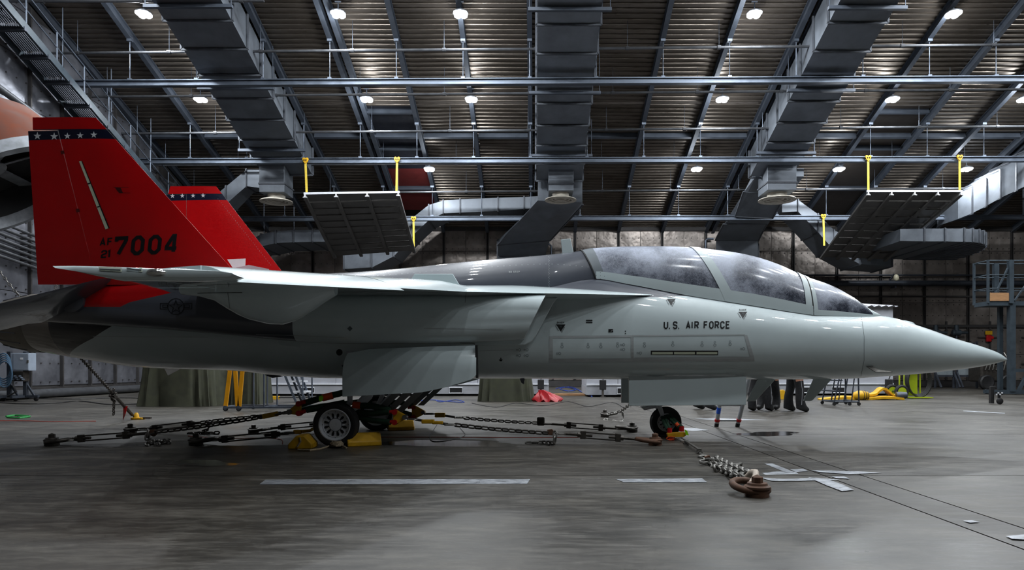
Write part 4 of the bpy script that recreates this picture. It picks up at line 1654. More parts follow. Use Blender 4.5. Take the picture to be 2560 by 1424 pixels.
def star(cx, cy, r, rot=0., k=.39):
    pts = []
    for i in range(10):
        a = -PI / 2 + rot + i * PI / 5
        q = r if i % 2 == 0 else r * k
        pts.append((cx + q * math.cos(a), cy + q * math.sin(a)))
    return [[(cx, cy), pts[i], pts[(i + 1) % 10]] for i in range(10)], pts


for cx_, cy_, r_ in ((94, 340, 10.5), (136, 341, 10.5), (169, 340, 9), (201, 338.5, 9), (235, 337, 9), (431.5, 490, 6.3), (456, 489.5, 6.3), (483, 489, 6.3), (508, 488.6, 6.3)):
    decal('star', star(cx_, cy_, r_)[0], WHITE, None, .004)
circ = lambda cx, cy, r, n=20: [(cx + r * math.cos(2 * PI * i / n), cy + r * math.sin(2 * PI * i / n)) for i in range(n)]
rd = stroke(circ(440, 766, 20, 32), 1.6, True) + stroke(star(440, 767, 17)[1], 1.5, True)
rd += stroke([(420, 758), (401, 758), (401, 772), (420, 772)], 1.6) + stroke([(460, 758), (480, 758), (480, 772), (460, 772)], 1.6)
rd += stroke([(419, 762), (407, 762), (407, 768), (419, 768)], 1.4, True) + stroke([(461, 762), (474, 762), (474, 768), (461, 768)], 1.4, True)
decal('roundel', rd, INK, 'outlined star-and-bar emblem')
# formation light strips
decal('formation_light', [[(198, 403), (204, 402), (272, 570), (264, 573)]], FORM, 'pale strip light on the fin')
for q in ([(219, 458), (226, 456), (227, 459), (220, 461)], [(243, 516), (250, 514), (251, 517), (244, 519)]):
    decal('formation_gap', [q], INK, None, .006)
decal('light_edge', [[(204, 402), (206, 402), (275, 570), (272, 571)]], INK, None, .005)
decal('strip_recess', [[(1627, 876), (1795, 876), (1795, 887), (1627, 886)]], INK, None, .003)
for a in (1630, 1685, 1741):
    decal('formation_light', [[(a, 879), (a + 52, 879), (a + 52, 885), (a, 885)]], FORM, None, .006)
for a, b_ in ((247, 305), (315, 357)):
    decal('tip_light', [[(a, 667.5), (b_, 670), (b_, 679), (a + 4, 675)]], FORM, None, .005)
    decal('tip_light_slot', [[(a + 2, 671), (b_ - 2, 673.5), (b_ - 2, 677.5), (a + 4, 674.5)]], GRIT, None, .008)
lens_c = on_skin(390, 681, 0)
if lens_c:
    MB().lathe([(0, .075), (.025, .06), (.04, .03), (.045, 0)], V((0, 0, 0)), (0, -1, 0), 20).build('position_lamp', mat('clear_lens', srgb(214, 216, 214), .06, .9, .2, 20), jet, 50).matrix_local = Matrix.Translation(lens_c) @ Matrix.Diagonal((1., 1, .42, 1))
# danger triangles, small marks
for tx, ty, s in ((1678, 755, 1.), (1857, 787, 1.), (1402, 819, 1.05)):
    decal('warning_triangle', [[(tx - 11 * s, ty - 8 * s), (tx + 11 * s, ty - 8 * s), (tx, ty + 9 * s)]], INK, 'black warning triangle')
    decal('warning_text', text_polys('DANGER', tx - 9 * s, ty - 10.5 * s, (3.3 * s, 0), (0, -4 * s), .18, .3) , INK)
    decal('warning_text', text_polys('DANGER', tx - 13.5 * s, ty - 4.5 * s, (1.35 * s, 2.4 * s), (1.9 * s, -1.4 * s), .2, .3) + text_polys('DANGER', tx + 3 * s, ty + 11 * s, (1.35 * s, -2.4 * s), (-1.9 * s, -1.4 * s), .2, .3), INK)
    decal('warning_mark', [[(tx - 3, ty - 4.5), (tx + 3, ty - 4.5), (tx + 2.4, ty - 3.4), (tx - 2.4, ty - 3.4)], [(tx - 2, ty - 2), (tx + 2, ty - 2), (tx + 1.5, ty - 1), (tx - 1.5, ty - 1)]], GRIT, None, .006)
decal('bar_mark', [[(1465, 799), (1481, 799), (1481, 802), (1465, 802)], [(1465, 804), (1481, 804), (1481, 807), (1465, 807)]], INK, 'two short black bars')
decal('small_plate', [[(1521, 822), (1533, 822), (1533, 830), (1521, 830)]], INK)
decal('small_plate_mark', [[(1526, 828), (1531, 824), (1532, 825), (1527, 829)]], CLEAR, None, .006)
decal('vent_dot', [circ(1563.5, 827.5, 1.6, 8), circ(1563.5, 833, 1.6, 8)], INK)
decal('diamond_mark', [[(868.5, 821), (875, 814.5), (881.5, 821), (875, 827.5)]], GRIT)
decal('vent_hole', [circ(848.5, 880, 8, 20)], INK, 'round black vent')
decal('jack_mark', [[(1247, 898), (1257, 898), (1254, 902), (1250, 902)], [(1250.5, 893.5), (1253.5, 893.5), (1253, 898), (1251, 898)]], INK)
decal('step_text', text_polys('NO STEP', 1272, 682, (4.8, -.1), (0, -4.5), .2, .3), CLEAR, 'small lettering NO STEP')
# taped access panel
decal('panel_tape', [[(1373, 840), (1382, 840), (1382, 903), (1372, 903)], [(1382, 839), (1580, 838), (1580, 843), (1382, 845)], [(1580, 837), (1862, 835), (1864, 838), (1580, 841)],
                     [(1577, 842), (1584, 842), (1584, 900), (1577, 900)], [(1372, 896), (1586, 895), (1586, 903), (1372, 904)], [(1586, 893), (1885, 891), (1886, 902), (1586, 903)], [(1860, 837), (1868, 837), (1886, 896), (1876, 896)]], CLEAR, 'clear tape around the access panel', .003)
rings_ = []
for x, y in ((1405, 863), (1470, 863), (1502, 863), (1544, 861), (1611, 861), (1682, 859), (1755, 859), (1787, 859), (1825, 857)):
    rings_ += stroke(circ(x, y + 3, 3.2, 12), .8, True) + stroke(circ(x, y - 4, 2.2, 10), .7, True)
for x, y in ((1399, 883), (1601, 882), (1299, 874), (1318, 874), (1299, 888), (1318, 888), (1559, 861), (1559, 873), (1859, 871)):
    rings_ += stroke(circ(x, y, 3.0, 12), .8, True) + stroke(circ(x - 6.5, y, 1.9, 10), .7, True)
decal('fastener_rings', rings_, GRIT, 'paired fastener rings', .0045)
# seams
for pts, w_, m_ in (([(1186, 862), (1186, 858), (1150, 857)], 1.2, GRIT), ([(1166, 727), (1164, 738), (1163, 756)], 1.1, GRIT), ([(2152, 782), (2160, 840), (2160, 900), (2152, 940)], .7, GRIT),
                    ([(1060, 820), (1258, 822)], 1., CLEAR), ([(1200, 877), (1296, 874)], 1., CLEAR), ([(640, 835), (740, 838), (860, 843)], 1., CLEAR), ([(233, 840), (520, 843)], .7, CLEAR),
                    ([(572, 700), (572, 715)], 1.2, INK), ([(494, 732), (606, 731)], 1.2, INK), ([(570, 731), (575, 770)], .8, INK)):
    decal('skin_seam', stroke(pts, w_), m_, None, .0045)
decal('fin_access', stroke([(284, 468), (322, 468)], 1.) + stroke([(300, 482), (326, 482)], 1.) + [[(288, 469), (302, 469), (308, 482), (298, 482)]], mat('dark_red_mark', srgb(60, 4, 8), .5))
for x, y in ((157, 381), (195, 526)):
    decal('hinge_fitting', [[(x - 5, y - 4), (x + 4, y - 5), (x + 6, y + 3), (x - 3, y + 5)]], mat('fitting_red', srgb(110, 40, 40), .3, .3), None, .008)
dots = []
for i in range(46):
    px = 870 + i * 15
    dots.append(circ(px, smoothtab([(850, 692), (1187, 664), (1372, 654), (1480, 662)], px) + 6, .9, 6))
for i in range(26):
    dots.append(circ(1372 + (i % 2), 642 + i * 3.2, .8, 6))
for i in range(34):
    dots.append(circ(545 + i * 4.0, 497 + i * 5.0, .7, 5))
decal('rivet_row', dots, CLEAR, None, .003)
# plastic and paper taped at the root of the far fin
MB().prism([P(568, 648, 10.35), P(614, 646, 10.35), P(613, 668, 10.3), P(584, 672, 10.3)], (0, -.004, 0)).build('paper_sheet', M['paper'], jet)
MB().prism([P(584, 670, 10.2), P(622, 662, 10.2), P(672, 672, 10.2), P(674, 680, 10.2), P(600, 676, 10.2)], (0, -.006, 0)).build('plastic_wrap', mat('plastic_wrap', srgb(220, 224, 230), .2), jet)
# ------------------------------------------------------------------ tie-downs
def link_mesh(name, L, W_, r, m):
    """one chain link along x"""
    pts = []
    ro = (W_ - 2 * r) / 2
    s = L / 2 - r - ro
    for k in range(7):
        a = -PI / 2 + PI * k / 6
        pts.append((s + ro * math.cos(a), ro * math.sin(a), 0))
    for k in range(7):
        a = PI / 2 + PI * k / 6
        pts.append((-s + ro * math.cos(a), ro * math.sin(a), 0))
    return MB().tube(pts, r, 6, True).mesh(name, m, 50)


LINK = {'dark': link_mesh('link', .112, .066, .0115, M['steel_dark']), 'bright': link_mesh('link', .112, .066, .0115, M['steel']), 'small': link_mesh('link', .085, .052, .009, M['steel_dark']),
        'heavy': link_mesh('link', .135, .082, .0145, M['steel'])}


def chain(parent, pts, kind='dark', sag=0., pitch_=.084, jit=0.):
    pts = [V(p) for p in pts]
    # resample the polyline, with sag between ends
    seg = [(a - b_).length for a, b_ in zip(pts, pts[1:])]
    T = sum(seg)
    n = max(2, int(T / pitch_))
    def at(u):
        d = u * T
        for i, s in enumerate(seg):
            if d <= s or i == len(seg) - 1:
                p = pts[i] + (pts[i + 1] - pts[i]) * min(1, d / s)
                return p - V((0, 0, sag * 4 * u * (1 - u)))
            d -= s
    for i in range(n):
        a, b_ = at(i / n), at((i + 1) / n)
        c = (a + b_) / 2
        d = (b_ - a).normalized()
        u = V((0, 0, 1)) if abs(d.z) < .9 else V((0, 1, 0))
        s = d.cross(u).normalized()
        u = s.cross(d)
        m = Matrix((d, s, u)).transposed()
        roll = (PI / 4 if i % 2 else -PI / 4) + random.uniform(-jit, jit)
        m = m @ Matrix.Rotation(roll, 3, 'X')
        share('link', LINK[kind], parent, Matrix.Translation(c) @ m.to_4x4())


def shackle(parent, c, d, size, m, name='shackle', up=(0, 0, 1)):
    """bow shackle opening along d"""
    c, d = V(c), V(d).normalized()
    u = V(up)
    s = d.cross(u).normalized()
    pts = [c + s * (.42 * size) - d * (.5 * size), c + s * (.45 * size) + d * (.05 * size)]
    for k in range(9):
        a = PI * k / 8
        pts.append(c + s * (.5 * size * math.cos(a)) + d * (.3 * size + .45 * size * math.sin(a)))
    pts += [c - s * (.45 * size) + d * (.05 * size), c - s * (.42 * size) - d * (.5 * size)]
    o = MB().tube(pts, .1 * size, 7).build(name, m, parent, 50)
    MB().tube([c + s * (.68 * size) - d * (.45 * size), c - s * (.68 * size) - d * (.45 * size)], .1 * size, 7).build('pin', m, o, 50)
    return o


def turnbuckle(parent, a, b_, m, w=.045, frame=(.26, .74)):
    a, b_ = V(a), V(b_)
    d = (b_ - a).normalized()
    s = d.cross(V((0, 0, 1))).normalized()
    u = s.cross(d)
    p, q = a + (b_ - a) * frame[0], a + (b_ - a) * frame[1]
    fo = MB()
    for k in (-1, 1):
        fo.bar(p + u * (k * w * .8), q + u * (k * w * .8), .028, .018, u)
    for e in (p, q):
        fo.bar(e - d * .035, e + d * .035, .05, w * 1.6 + .03, u)
    fo.build('turnbuckle', m, parent, None, .004)
    MB().tube([a, p + d * .12], .019, 8).build('threaded_rod', m, parent, 50)
    MB().tube([q - d * .12, b_], .019, 8).build('threaded_rod', m, parent, 50)
    for e in (p, q):
        MB().lathe([(-.02, .034), (.02, .034)], e + d * (.05 if e is q else -.05), d, 6).build('lock_nut', m, parent)


def anchor(px, py, label, s=1., ring=None, m='rust'):
    """round floor anchor with a bolt head and a lying ring; base on the floor at a pixel"""
    g = G(px, py)
    t = thing('floor_anchor', label, 'anchor', g)
    MB().lathe([(0, .085 * s), (.055 * s, .085 * s), (.06 * s, .095 * s), (.075 * s, .095 * s), (.085 * s, .075 * s), (.1 * s, .07 * s), (.1 * s, 0)], g, (0, 0, 1), 24).build('base', M[m], t, 35)
    MB().lathe([(.1 * s, .04 * s), (.14 * s, .04 * s), (.145 * s, .034 * s), (.16 * s, 0)], g, (0, 0, 1), 6).build('bolt_head', M[m], t)
    d = V(ring or (1, 0, 0)).normalized()
    sd = V((-d.y, d.x, 0))
    pts = []
    for k in range(20):
        a = 2 * PI * k / 20
        pts.append(g + d * (.09 * s + .15 * s * math.cos(a)) + sd * (.115 * s * math.sin(a)) + V((0, 0, .04 * s + .02 * s * (1 + math.cos(a)))))
    MB().tube(pts, .026 * s, 8, True).build('ring', M[m], t, 50)
    return g, g + d * (.28 * s) + V((0, 0, .06 * s))


def plate(parent, c, size, ax, m=None, flip=1):
    """yellow triangular gathering plate in the plane of ax and z, with red shackles on the wide side"""
    c, ax = V(c), V(ax).normalized()
    u = V((0, 0, 1))
    n = ax.cross(u).normalized()
    poly = [c - ax * size + u * size, c - ax * size * .7 + u * size * 1.15, c + ax * size * 1.0 + u * size * .25, c + ax * size * 1.1, c + ax * size * 1.0 - u * size * .25, c - ax * size * .7 - u * size * 1.1, c - ax * size - u * size * .9]
    po = MB().prism([p - n * .025 for p in poly], n * .05).build('gathering_plate', m or M['yellow'], parent, None, .008)
    for k in (.75, -.75):
        MB().lathe([(-.05, .034), (.05, .034)], c - ax * size * .72 + u * size * k, n, 12).build('red_pin', M['red'], po, 40)
        MB().tube([c - ax * size * .6 + u * size * k, c - ax * size * 1.1 + u * size * (k + .04), c - ax * size * 1.65 + u * size * k], .026, 8).build('red_hook', M['red'], po, 50)
    MB().lathe([(-.045, .03), (.045, .03)], c + ax * size * .78, n, 12).build('steel_pin', M['steel'], po, 40)
    return po


def sling(parent, pts, r=.042):
    return MB().tube(pts, r, 10).build('sling', M['sling'], parent, 60)


# 1. near side, towards the nose
t = thing('tie_down', 'tie-down chain from the near main wheel forward to the anchor beside the nose wheel', 'chain', G(1380, 1100))
g, e = anchor(1638, 1112, 'rusty floor anchor beside the nose wheel', 1., (-1, -.05, 0))
pc = P(1000, 1042, 8.62)
plate(t, pc, .085, (1, -.05, 0))
sling(t, [P(893, 1013, 8.8), P(930, 1014, 8.72), P(975, 1025, 8.64)])
sling(t, [P(893, 1030, 8.8), P(930, 1033, 8.72), P(975, 1028, 8.62)])
sling(t, [P(893, 1042, 8.8), P(930, 1050, 8.72), P(976, 1055, 8.62)], .036)
MB().tube([P(883, 1011, 8.78), P(902, 1013, 8.78)], .047, 10).build('red_cuff', M['orange'], t, 50)
shackle(t, P(1030, 1047, 8.62), (1, 0, -.05), .1, M['steel'])
MB().box(P(1070, 1053, 8.62), (.16, .06, .05)).build('load_cell', M['yellow'], t, None, .01)
MB().box(P(1094, 1056, 8.62), (.14, .05, .04)).build('load_cell', M['yellow'], t, None, .01)
MB().tube([P(1038, 1048, 8.62), P(1070, 1053, 8.62), P(1120, 1060, 8.62)], .016, 8).build('threaded_rod', M['steel_dark'], t)
shackle(t, P(1124, 1061, 8.62), (1, 0, -.05), .11, M['steel'])
chain(t, [P(1136, 1061, 8.62), P(1372, 1082, 8.72)], 'dark', .01)
MB().prism([P(1368, 1074, 8.7), P(1380, 1072, 8.7), P(1388, 1080, 8.7), P(1380, 1088, 8.7), P(1370, 1086, 8.7)], (0, .04, 0)).build('grab_hook', M['rust'], t, None, .006)
shackle(t, P(1403, 1083, 8.72), (-1, 0, 0), .1, M['steel'])
turnbuckle(t, P(1410, 1083, 8.72), P(1592, 1097, 8.76), M['steel_dark'])
shackle(t, P(1601, 1099, 8.76), (-1, 0, 0), .1, M['steel'])
chain(t, [P(1387, 1078, 8.66), P(1388, 1096, 8.62), P(1386, 1107, 8.62), P(1352, 1106, 8.85), P(1315, 1107, 8.85)], 'bright', 0, .075, .5)

# 2. far side, towards the nose
t = thing('tie_down', 'tie-down chain from the far main wheel forward, the higher of the two forward chains', 'chain', G(1450, 1080))
anchor(1580, 1079, 'dark floor anchor behind the nose wheel end of the higher chain', 1., (-1, 0, 0), 'steel_dark')
pc = P(1046, 1030, 10.6)
plate(t, pc, .1, (1, 0, 0))
sling(t, [P(975, 1004, 10.8), P(1005, 1007, 10.7), P(1030, 1014, 10.6)])
sling(t, [P(975, 1025, 10.8), P(1005, 1030, 10.7), P(1030, 1037, 10.6)])
shackle(t, P(1072, 1034, 10.6), (1, 0, 0), .12, M['steel_dark'])
MB().box(P(1100, 1037, 10.6), (.16, .06, .07)).build('load_cell', M['yellow'], t, None, .01)
MB().tube([P(1110, 1038, 10.6), P(1138, 1042, 10.6)], .018, 8).build('threaded_rod', M['steel_dark'], t)
shackle(t, P(1148, 1043, 10.6), (1, 0, 0), .13, M['steel'])
chain(t, [P(1158, 1044, 10.6), P(1346, 1057, 10.7)], 'dark', .008, .1)
MB().box(P(1352, 1052, 10.7), (.12, .08, .14)).build('grab_hook', M['steel_dark'], t, None, .02)
shackle(t, P(1370, 1059, 10.7), (-1, 0, 0), .12, M['steel_dark'])
turnbuckle(t, P(1378, 1059, 10.7), P(1545, 1071, 10.75), M['steel_dark'])
shackle(t, P(1556, 1072, 10.75), (-1, 0, 0), .12, M['steel_dark'])

# 3. near side, towards the tail
t = thing('tie_down', 'long tie-down chain from the near main wheel back to the anchor nearest the picture corner', 'chain', G(400, 1100))
anchor(130, 1113, 'dark floor anchor at the end of the longest rear chain', 1., (1, 0, 0), 'steel_dark')
pc = P(738, 1024, 8.55)
plate(t, pc, .08, (-1, 0, -.35))
sling(t, [P(752, 1010, 8.6), P(800, 995, 8.65), P(862, 980, 8.75)])
sling(t, [P(766, 1024, 8.6), P(800, 1018, 8.7), P(862, 1006, 8.8)])
MB().tube([P(806, 994, 8.65), P(832, 988, 8.68)], .047, 10).build('red_cuff', M['orange'], t, 50)
MB().prism([P(797, 990, 8.55), P(806, 988, 8.55), P(808, 996, 8.55), P(802, 1004, 8.55), P(797, 1000, 8.55)], (0, .01, 0)).build('lime_tag', M['lime'], t)
shackle(t, P(705, 1033, 8.55), (-1, 0, -.2), .11, M['steel'])
MB().box(P(676, 1037, 8.55), (.2, .05, .06), Matrix.Rotation(-.2, 3, 'Y')).build('load_cell', M['yellow'], t, None, .012)
chain(t, [P(662, 1040, 8.55), P(610, 1048, 8.58), P(372, 1081, 8.66)], 'dark', .012)
MB().prism([P(372, 1074, 8.66), P(388, 1074, 8.66), P(392, 1082, 8.66), P(384, 1091, 8.66), P(374, 1088, 8.66)], (0, .04, 0)).build('grab_hook', M['rust'], t, None, .006)
MB().tube([P(318, 1087, 8.66), P(370, 1082, 8.66)], .019, 8).build('threaded_rod', M['steel_dark'], t)
turnbuckle(t, P(182, 1097, 8.67), P(330, 1086, 8.66), M['steel_dark'], .04, (.14, .9))
shackle(t, P(172, 1099, 8.67), (1, 0, 0), .11, M['steel'])
chain(t, [P(370, 1080, 8.62), P(368, 1095, 8.6)], 'bright', 0, .08)
for k in range(9):
    chain(t, [G(366 + k * 6 + random.uniform(-4, 4), 1112 + random.uniform(-6, 5)) + V((0, 0, .02 + .012 * (k % 3))), G(378 + k * 6 + random.uniform(-4, 4), 1112 + random.uniform(-6, 5)) + V((0, 0, .02 + .012 * (k % 2)))], 'bright', 0, .06, 1.2)

# 4. far side, towards the tail
t = thing('tie_down', 'rear tie-down chain to the second anchor, running behind the long near chain', 'chain', G(450, 1080))
anchor(326, 1083, 'dark floor anchor behind the turnbuckle of the long rear chain', 1., (1, 0, 0), 'steel_dark')
shackle(t, P(362, 1073, 10.2), (1, 0, 0), .12, M['steel'])
turnbuckle(t, P(372, 1071, 10.2), P(500, 1056, 10.1), M['steel_dark'], .04, (.12, .8))
chain(t, [P(500, 1056, 10.1), P(560, 1047, 10.1), P(720, 1030, 10.4)], 'dark', .01)
chain(t, [P(520, 1053, 10.05), P(524, 1070, 10.05), P(500, 1082, 10.2), P(470, 1084, 10.2), P(548, 1081, 10.1)], 'dark', 0, .08, .5)
sling(t, [P(718, 1030, 10.4), P(800, 1015, 10.6), P(930, 1000, 10.8)])

# 5. + 6. short rear turnbuckles
t = thing('tie_down', 'short tie-down turnbuckle behind the near wheel chock, nearest the camera', 'chain', G(640, 1105))
anchor(490, 1112, 'dark floor anchor of the short turnbuckle nearest the camera', 1., (1, 0, 0), 'steel_dark')
shackle(t, P(532, 1100, 8.7), (1, 0, 0), .1, M['steel'])
turnbuckle(t, P(540, 1099, 8.7), P(722, 1082, 8.7), M['steel_dark'], .04, (.12, .8))
shackle(t, P(727, 1081, 8.7), (-1, 0, 0), .11, M['steel'])
MB().box(P(744, 1079, 8.7), (.1, .05, .05)).build('load_cell', M['yellow'], t, None, .01)
MB().tube([P(755, 1078, 8.7), P(775, 1076, 8.75), P(800, 1060, 8.95)], .02, 8).build('cable_eye', M['yellow'], t)
t = thing('tie_down', 'short tie-down turnbuckle between the rear chains, behind the wheel', 'chain', G(700, 1083))
anchor(634, 1083, 'dark floor anchor of the short turnbuckle behind the wheel', .9, (1, 0, 0), 'steel_dark')
shackle(t, P(668, 1072, 10.2), (1, 0, 0), .1, M['steel_dark'])
turnbuckle(t, P(676, 1070, 10.2), P(800, 1058, 10.4), M['steel_dark'], .04, (.25, .95))
MB().tube([P(800, 1058, 10.4), P(880, 1045, 10.7)], .02, 8).build('threaded_rod', M['steel_dark'], t)

# 7. nose gear, towards the camera
t = thing('tie_down', 'bright doubled tie-down chain from the nose wheel to the big rusty anchor in front', 'chain', G(1780, 1170))
g, e = anchor(1893, 1240, 'big rusty floor anchor in front of the jet', 1.05, (-.25, .8, 0))
pl = P(1690, 1084, 9.35)
MB().prism([P(1667, 1082, 9.3), P(1712, 1079, 9.3), P(1716, 1088, 9.3), P(1706, 1094, 9.3), P(1670, 1093, 9.3)], (0, .06, 0)).build('gathering_plate', M['yellow'], t, None, .008)
for px, py in ((1674, 1076), (1704, 1072)):
    MB().lathe([(-.03, .034), (.04, .034)], P(px, py, 9.35), (0, 0, 1), 12).build('red_pin', M['red'], t, 40)
MB().lathe([(-.03, .05), (.03, .03)], P(1678, 1100, 9.3), (0, 0, 1), 12).build('red_pin', M['red'], t, 40)
for a, b_ in (((1655, 1042), (1669, 1073)), ((1662, 1040), (1675, 1072)), ((1668, 1038), (1698, 1068)), ((1674, 1036), (1706, 1068))):
    MB().tube([P(*a, 9.58), P((a[0] + b_[0]) / 2 - 1, (a[1] + b_[1]) / 2, 9.45), P(*b_, 9.35)], .024, 8).build('sling', M['sling'], t, 60)
MB().tube([P(1690, 1058, 9.38), P(1696, 1064, 9.36)], .028, 8).build('red_cuff', M['orange'], t)
MB().prism([P(1712, 1073, 9.28), P(1718, 1076, 9.28), P(1722, 1088, 9.28), P(1714, 1086, 9.28)], (0, .008, 0)).build('lime_tag', M['lime'], t)
c = random.Random(3)
MB().tube([P(1668 + 8 * math.cos(k) * 1.5 + 10, 1095 + 4 * math.sin(k), 9.25) for k in [i * .6 for i in range(14)]], .006, 5).build('orange_cord', M['orange'], t)
shackle(t, P(1702, 1097, 9.2), (.6, -1, -.4), .1, M['steel'])
turnbuckle(t, P(1706, 1104, 9.1), P(1760, 1140, 7.55), M['steel'], .05, (.2, .8))
shackle(t, P(1765, 1143, 7.45), (-.4, 1, .1), .12, M['steel'])
MB().prism([P(1762, 1142, 7.3), P(1774, 1137, 7.3), P(1778, 1144, 7.3), P(1768, 1152, 7.3)], (0, .05, 0)).build('grab_hook', M['rust'], t, None, .008)
ca, cb = P(1772, 1150, 7.2), P(1862, 1194, 5.75)
chain(t, [ca, cb], 'heavy', 0, .1)
chain(t, [ca + V((.06, 0, .03)), cb + V((.05, .02, .03))], 'heavy', .01, .1)
chain(t, [ca + V((-.05, 0, -.02)), cb + V((-.03, .02, 0))], 'bright', .0, .09, .4)
chain(t, [G(1752, 1163) + V((0, 0, .03)), G(1775, 1160) + V((0, 0, .04)), G(1800, 1166) + V((0, 0, .03))], 'heavy', 0, .1, .6)
chain(t, [G(1787, 1180) + V((0, 0, .03)), G(1800, 1172) + V((0, 0, .04)), G(1832, 1180) + V((0, 0, .03)), G(1852, 1175) + V((0, 0, .05))], 'heavy', 0, .1, .6)
MB().tube([P(1868, 1232, 5.3), P(1876, 1214, 5.33), P(1890, 1190, 5.4), P(1889, 1180, 5.48), P(1880, 1180, 5.56), P(1868, 1192, 5.66)], .027, 8).build('shackle', mat('worn_white_shackle', srgb(170, 158, 146), .6, .3, .3, 8), t, 60)
MB().tube([P(1863, 1194, 5.75), P(1880, 1198, 5.65)], .03, 8).build('pin', M['steel'], t)

# 8. nose gear, away from the camera
t = thing('tie_down', 'bright tie-down chain behind the nose wheel door, on the far floor', 'chain', G(1530, 1050))
anchor(1512, 1042, 'small floor anchor at the end of the far nose chain', 1.0, (1, 0, 0), 'steel_dark')
chain(t, [P(1518, 1035, 13.2), P(1552, 1028, 12.9), P(1572, 1012, 12.2), P(1620, 1000, 11.2), P(1655, 1010, 9.9)], 'bright', 0, .1)
chain(t, [P(1556, 1028, 12.8), P(1558, 1046, 12.8), P(1555, 1056, 12.6), P(1535, 1053, 12.8), P(1510, 1047, 13.0)], 'bright', 0, .1, .5)

# 9. tail
t = thing('tie_down', 'thin dark tie-down chain from the tail to the yellow ratchet on the far floor', 'chain', G(345, 1048))
chain(t, [P(200, 892, 10.0), P(280, 980, 12.0)], 'small', 0, .062)
for k in range(7):
    chain(t, [P(276 + random.uniform(-3, 9), 974 + k * 4, 12.1), P(282 + random.uniform(-2, 10), 978 + k * 4, 12.1)], 'small', 0, .03, 1.2)
chain(t, [P(285, 997, 12.1), P(284, 1037, 12.3)], 'small', 0, .062)
MB().tube([P(290, 992, 12.2), P(330, 1036, 13.0)], .03, 8).build('ratchet_bar', M['steel_dark'], t)
chain(t, [P(330, 1036, 13.0), P(340, 1044, 13.1)], 'small', 0, .05)
MB().prism([P(308, 1017, 12.6), P(319, 1014, 12.6), P(313, 1036, 12.6), P(307, 1051, 12.7)], (0, .006, 0)).build('red_streamer', M['red'], t)
g = G(345, 1048)
t2 = thing('floor_anchor', 'yellow floor anchor below the tail', 'anchor', g)
MB().box(g + V((0, 0, .02)), (.22, .12, .04)).build('base', M['yellow'], t2, None, .01)
MB().lathe([(.04, .05), (.1, .04), (.13, .02)], g + V((-.03, 0, 0)), (0, 0, 1), 12).build('stem', M['yellow'], t2, 40)
MB().bar(g + V((.05, 0, .03)), g + V((.25, 0, .03)), .05, .03).build('lever', M['steel_dark'], t2)

# chain hanging by the left wall
t = thing('wall_chain', 'dark chain slung along the left wall behind the red rudder', 'chain', P(40, 710, 19))
chain(t, [P(-60, 610, 19.4), P(0, 672, 19.2), P(40, 722, 19.0), P(72, 750, 19.0), P(110, 762, 19.0), P(150, 700, 19.2)], 'heavy', .1, .13)

# chocks
def chock(name_label, base, ang_, L, s=1.):
    t = thing('wheel_chock', name_label, 'chock', base)
    prof = [(-.15, 0), (.15, 0), (.15, .06), (.05, .17), (-.05, .17), (-.15, .06)]
    d = V((math.cos(ang_), math.sin(ang_), 0))
    sd = V((-d.y, d.x, 0))
    poly = [V(base) + sd * (a * s) + V((0, 0, b_ * s)) - d * (L / 2) for a, b_ in prof]
    MB().prism(poly, d * L).build('body', M['yellow'], t, None, .012)
    e = [V(base) + sd * (a * s) + V((0, 0, b_ * s)) - d * (L / 2 + .008) for a, b_ in ((.03, .03), (-.01, .1), (.0, .15))]
    MB().tube(e, .012, 6).build('rope_loop', M['rope'], t)
    return t


chock('yellow chock behind the near main wheel', G(758, 1118), PI / 2 + .1, .34, .95)
chock('yellow chock in front of the near main wheel', G(908, 1112), .38, .42, .95)
chock('yellow chock in front of the far main wheel', G(1002, 1074), .3, .4, .9)
rp = [G(745, 1127), G(775, 1128), G(800, 1125), G(822, 1118)]
for k in range(40):
    a = k * .55
    rp.append(G(842 + 17 * math.cos(a) * (1 - k / 90), 1115 + 7 * math.sin(a) * (1 - k / 90)) + V((0, 0, .02 + .0009 * k)))
tag(MB().tube([p + V((0, 0, .015)) for p in rp + [G(866, 1122)]], .013, 6).build('chock_rope', M['rope']), 'coiled tan rope between the chocks of the near wheel', 'rope')

# cables on the floor
def cable(label, pts, m, r=.008, name='floor_cable'):
    q = []
    for i in range(len(pts) - 1):
        for k in range(5):
            u = k / 5
            p0, p1, p2, p3 = pts[max(i - 1, 0)], pts[i], pts[i + 1], pts[min(i + 2, len(pts) - 1)]
            f = lambda j: .5 * ((2 * p1[j]) + (-p0[j] + p2[j]) * u + (2 * p0[j] - 5 * p1[j] + 4 * p2[j] - p3[j]) * u * u + (-p0[j] + 3 * p1[j] - 3 * p2[j] + p3[j]) * u ** 3)
            q.append(G(f(0), f(1)) + V((0, 0, r)))
    q.append(G(*pts[-1]) + V((0, 0, r)))
    return tag(MB().tube(q, r, 6).build(name, m), label, 'cable')


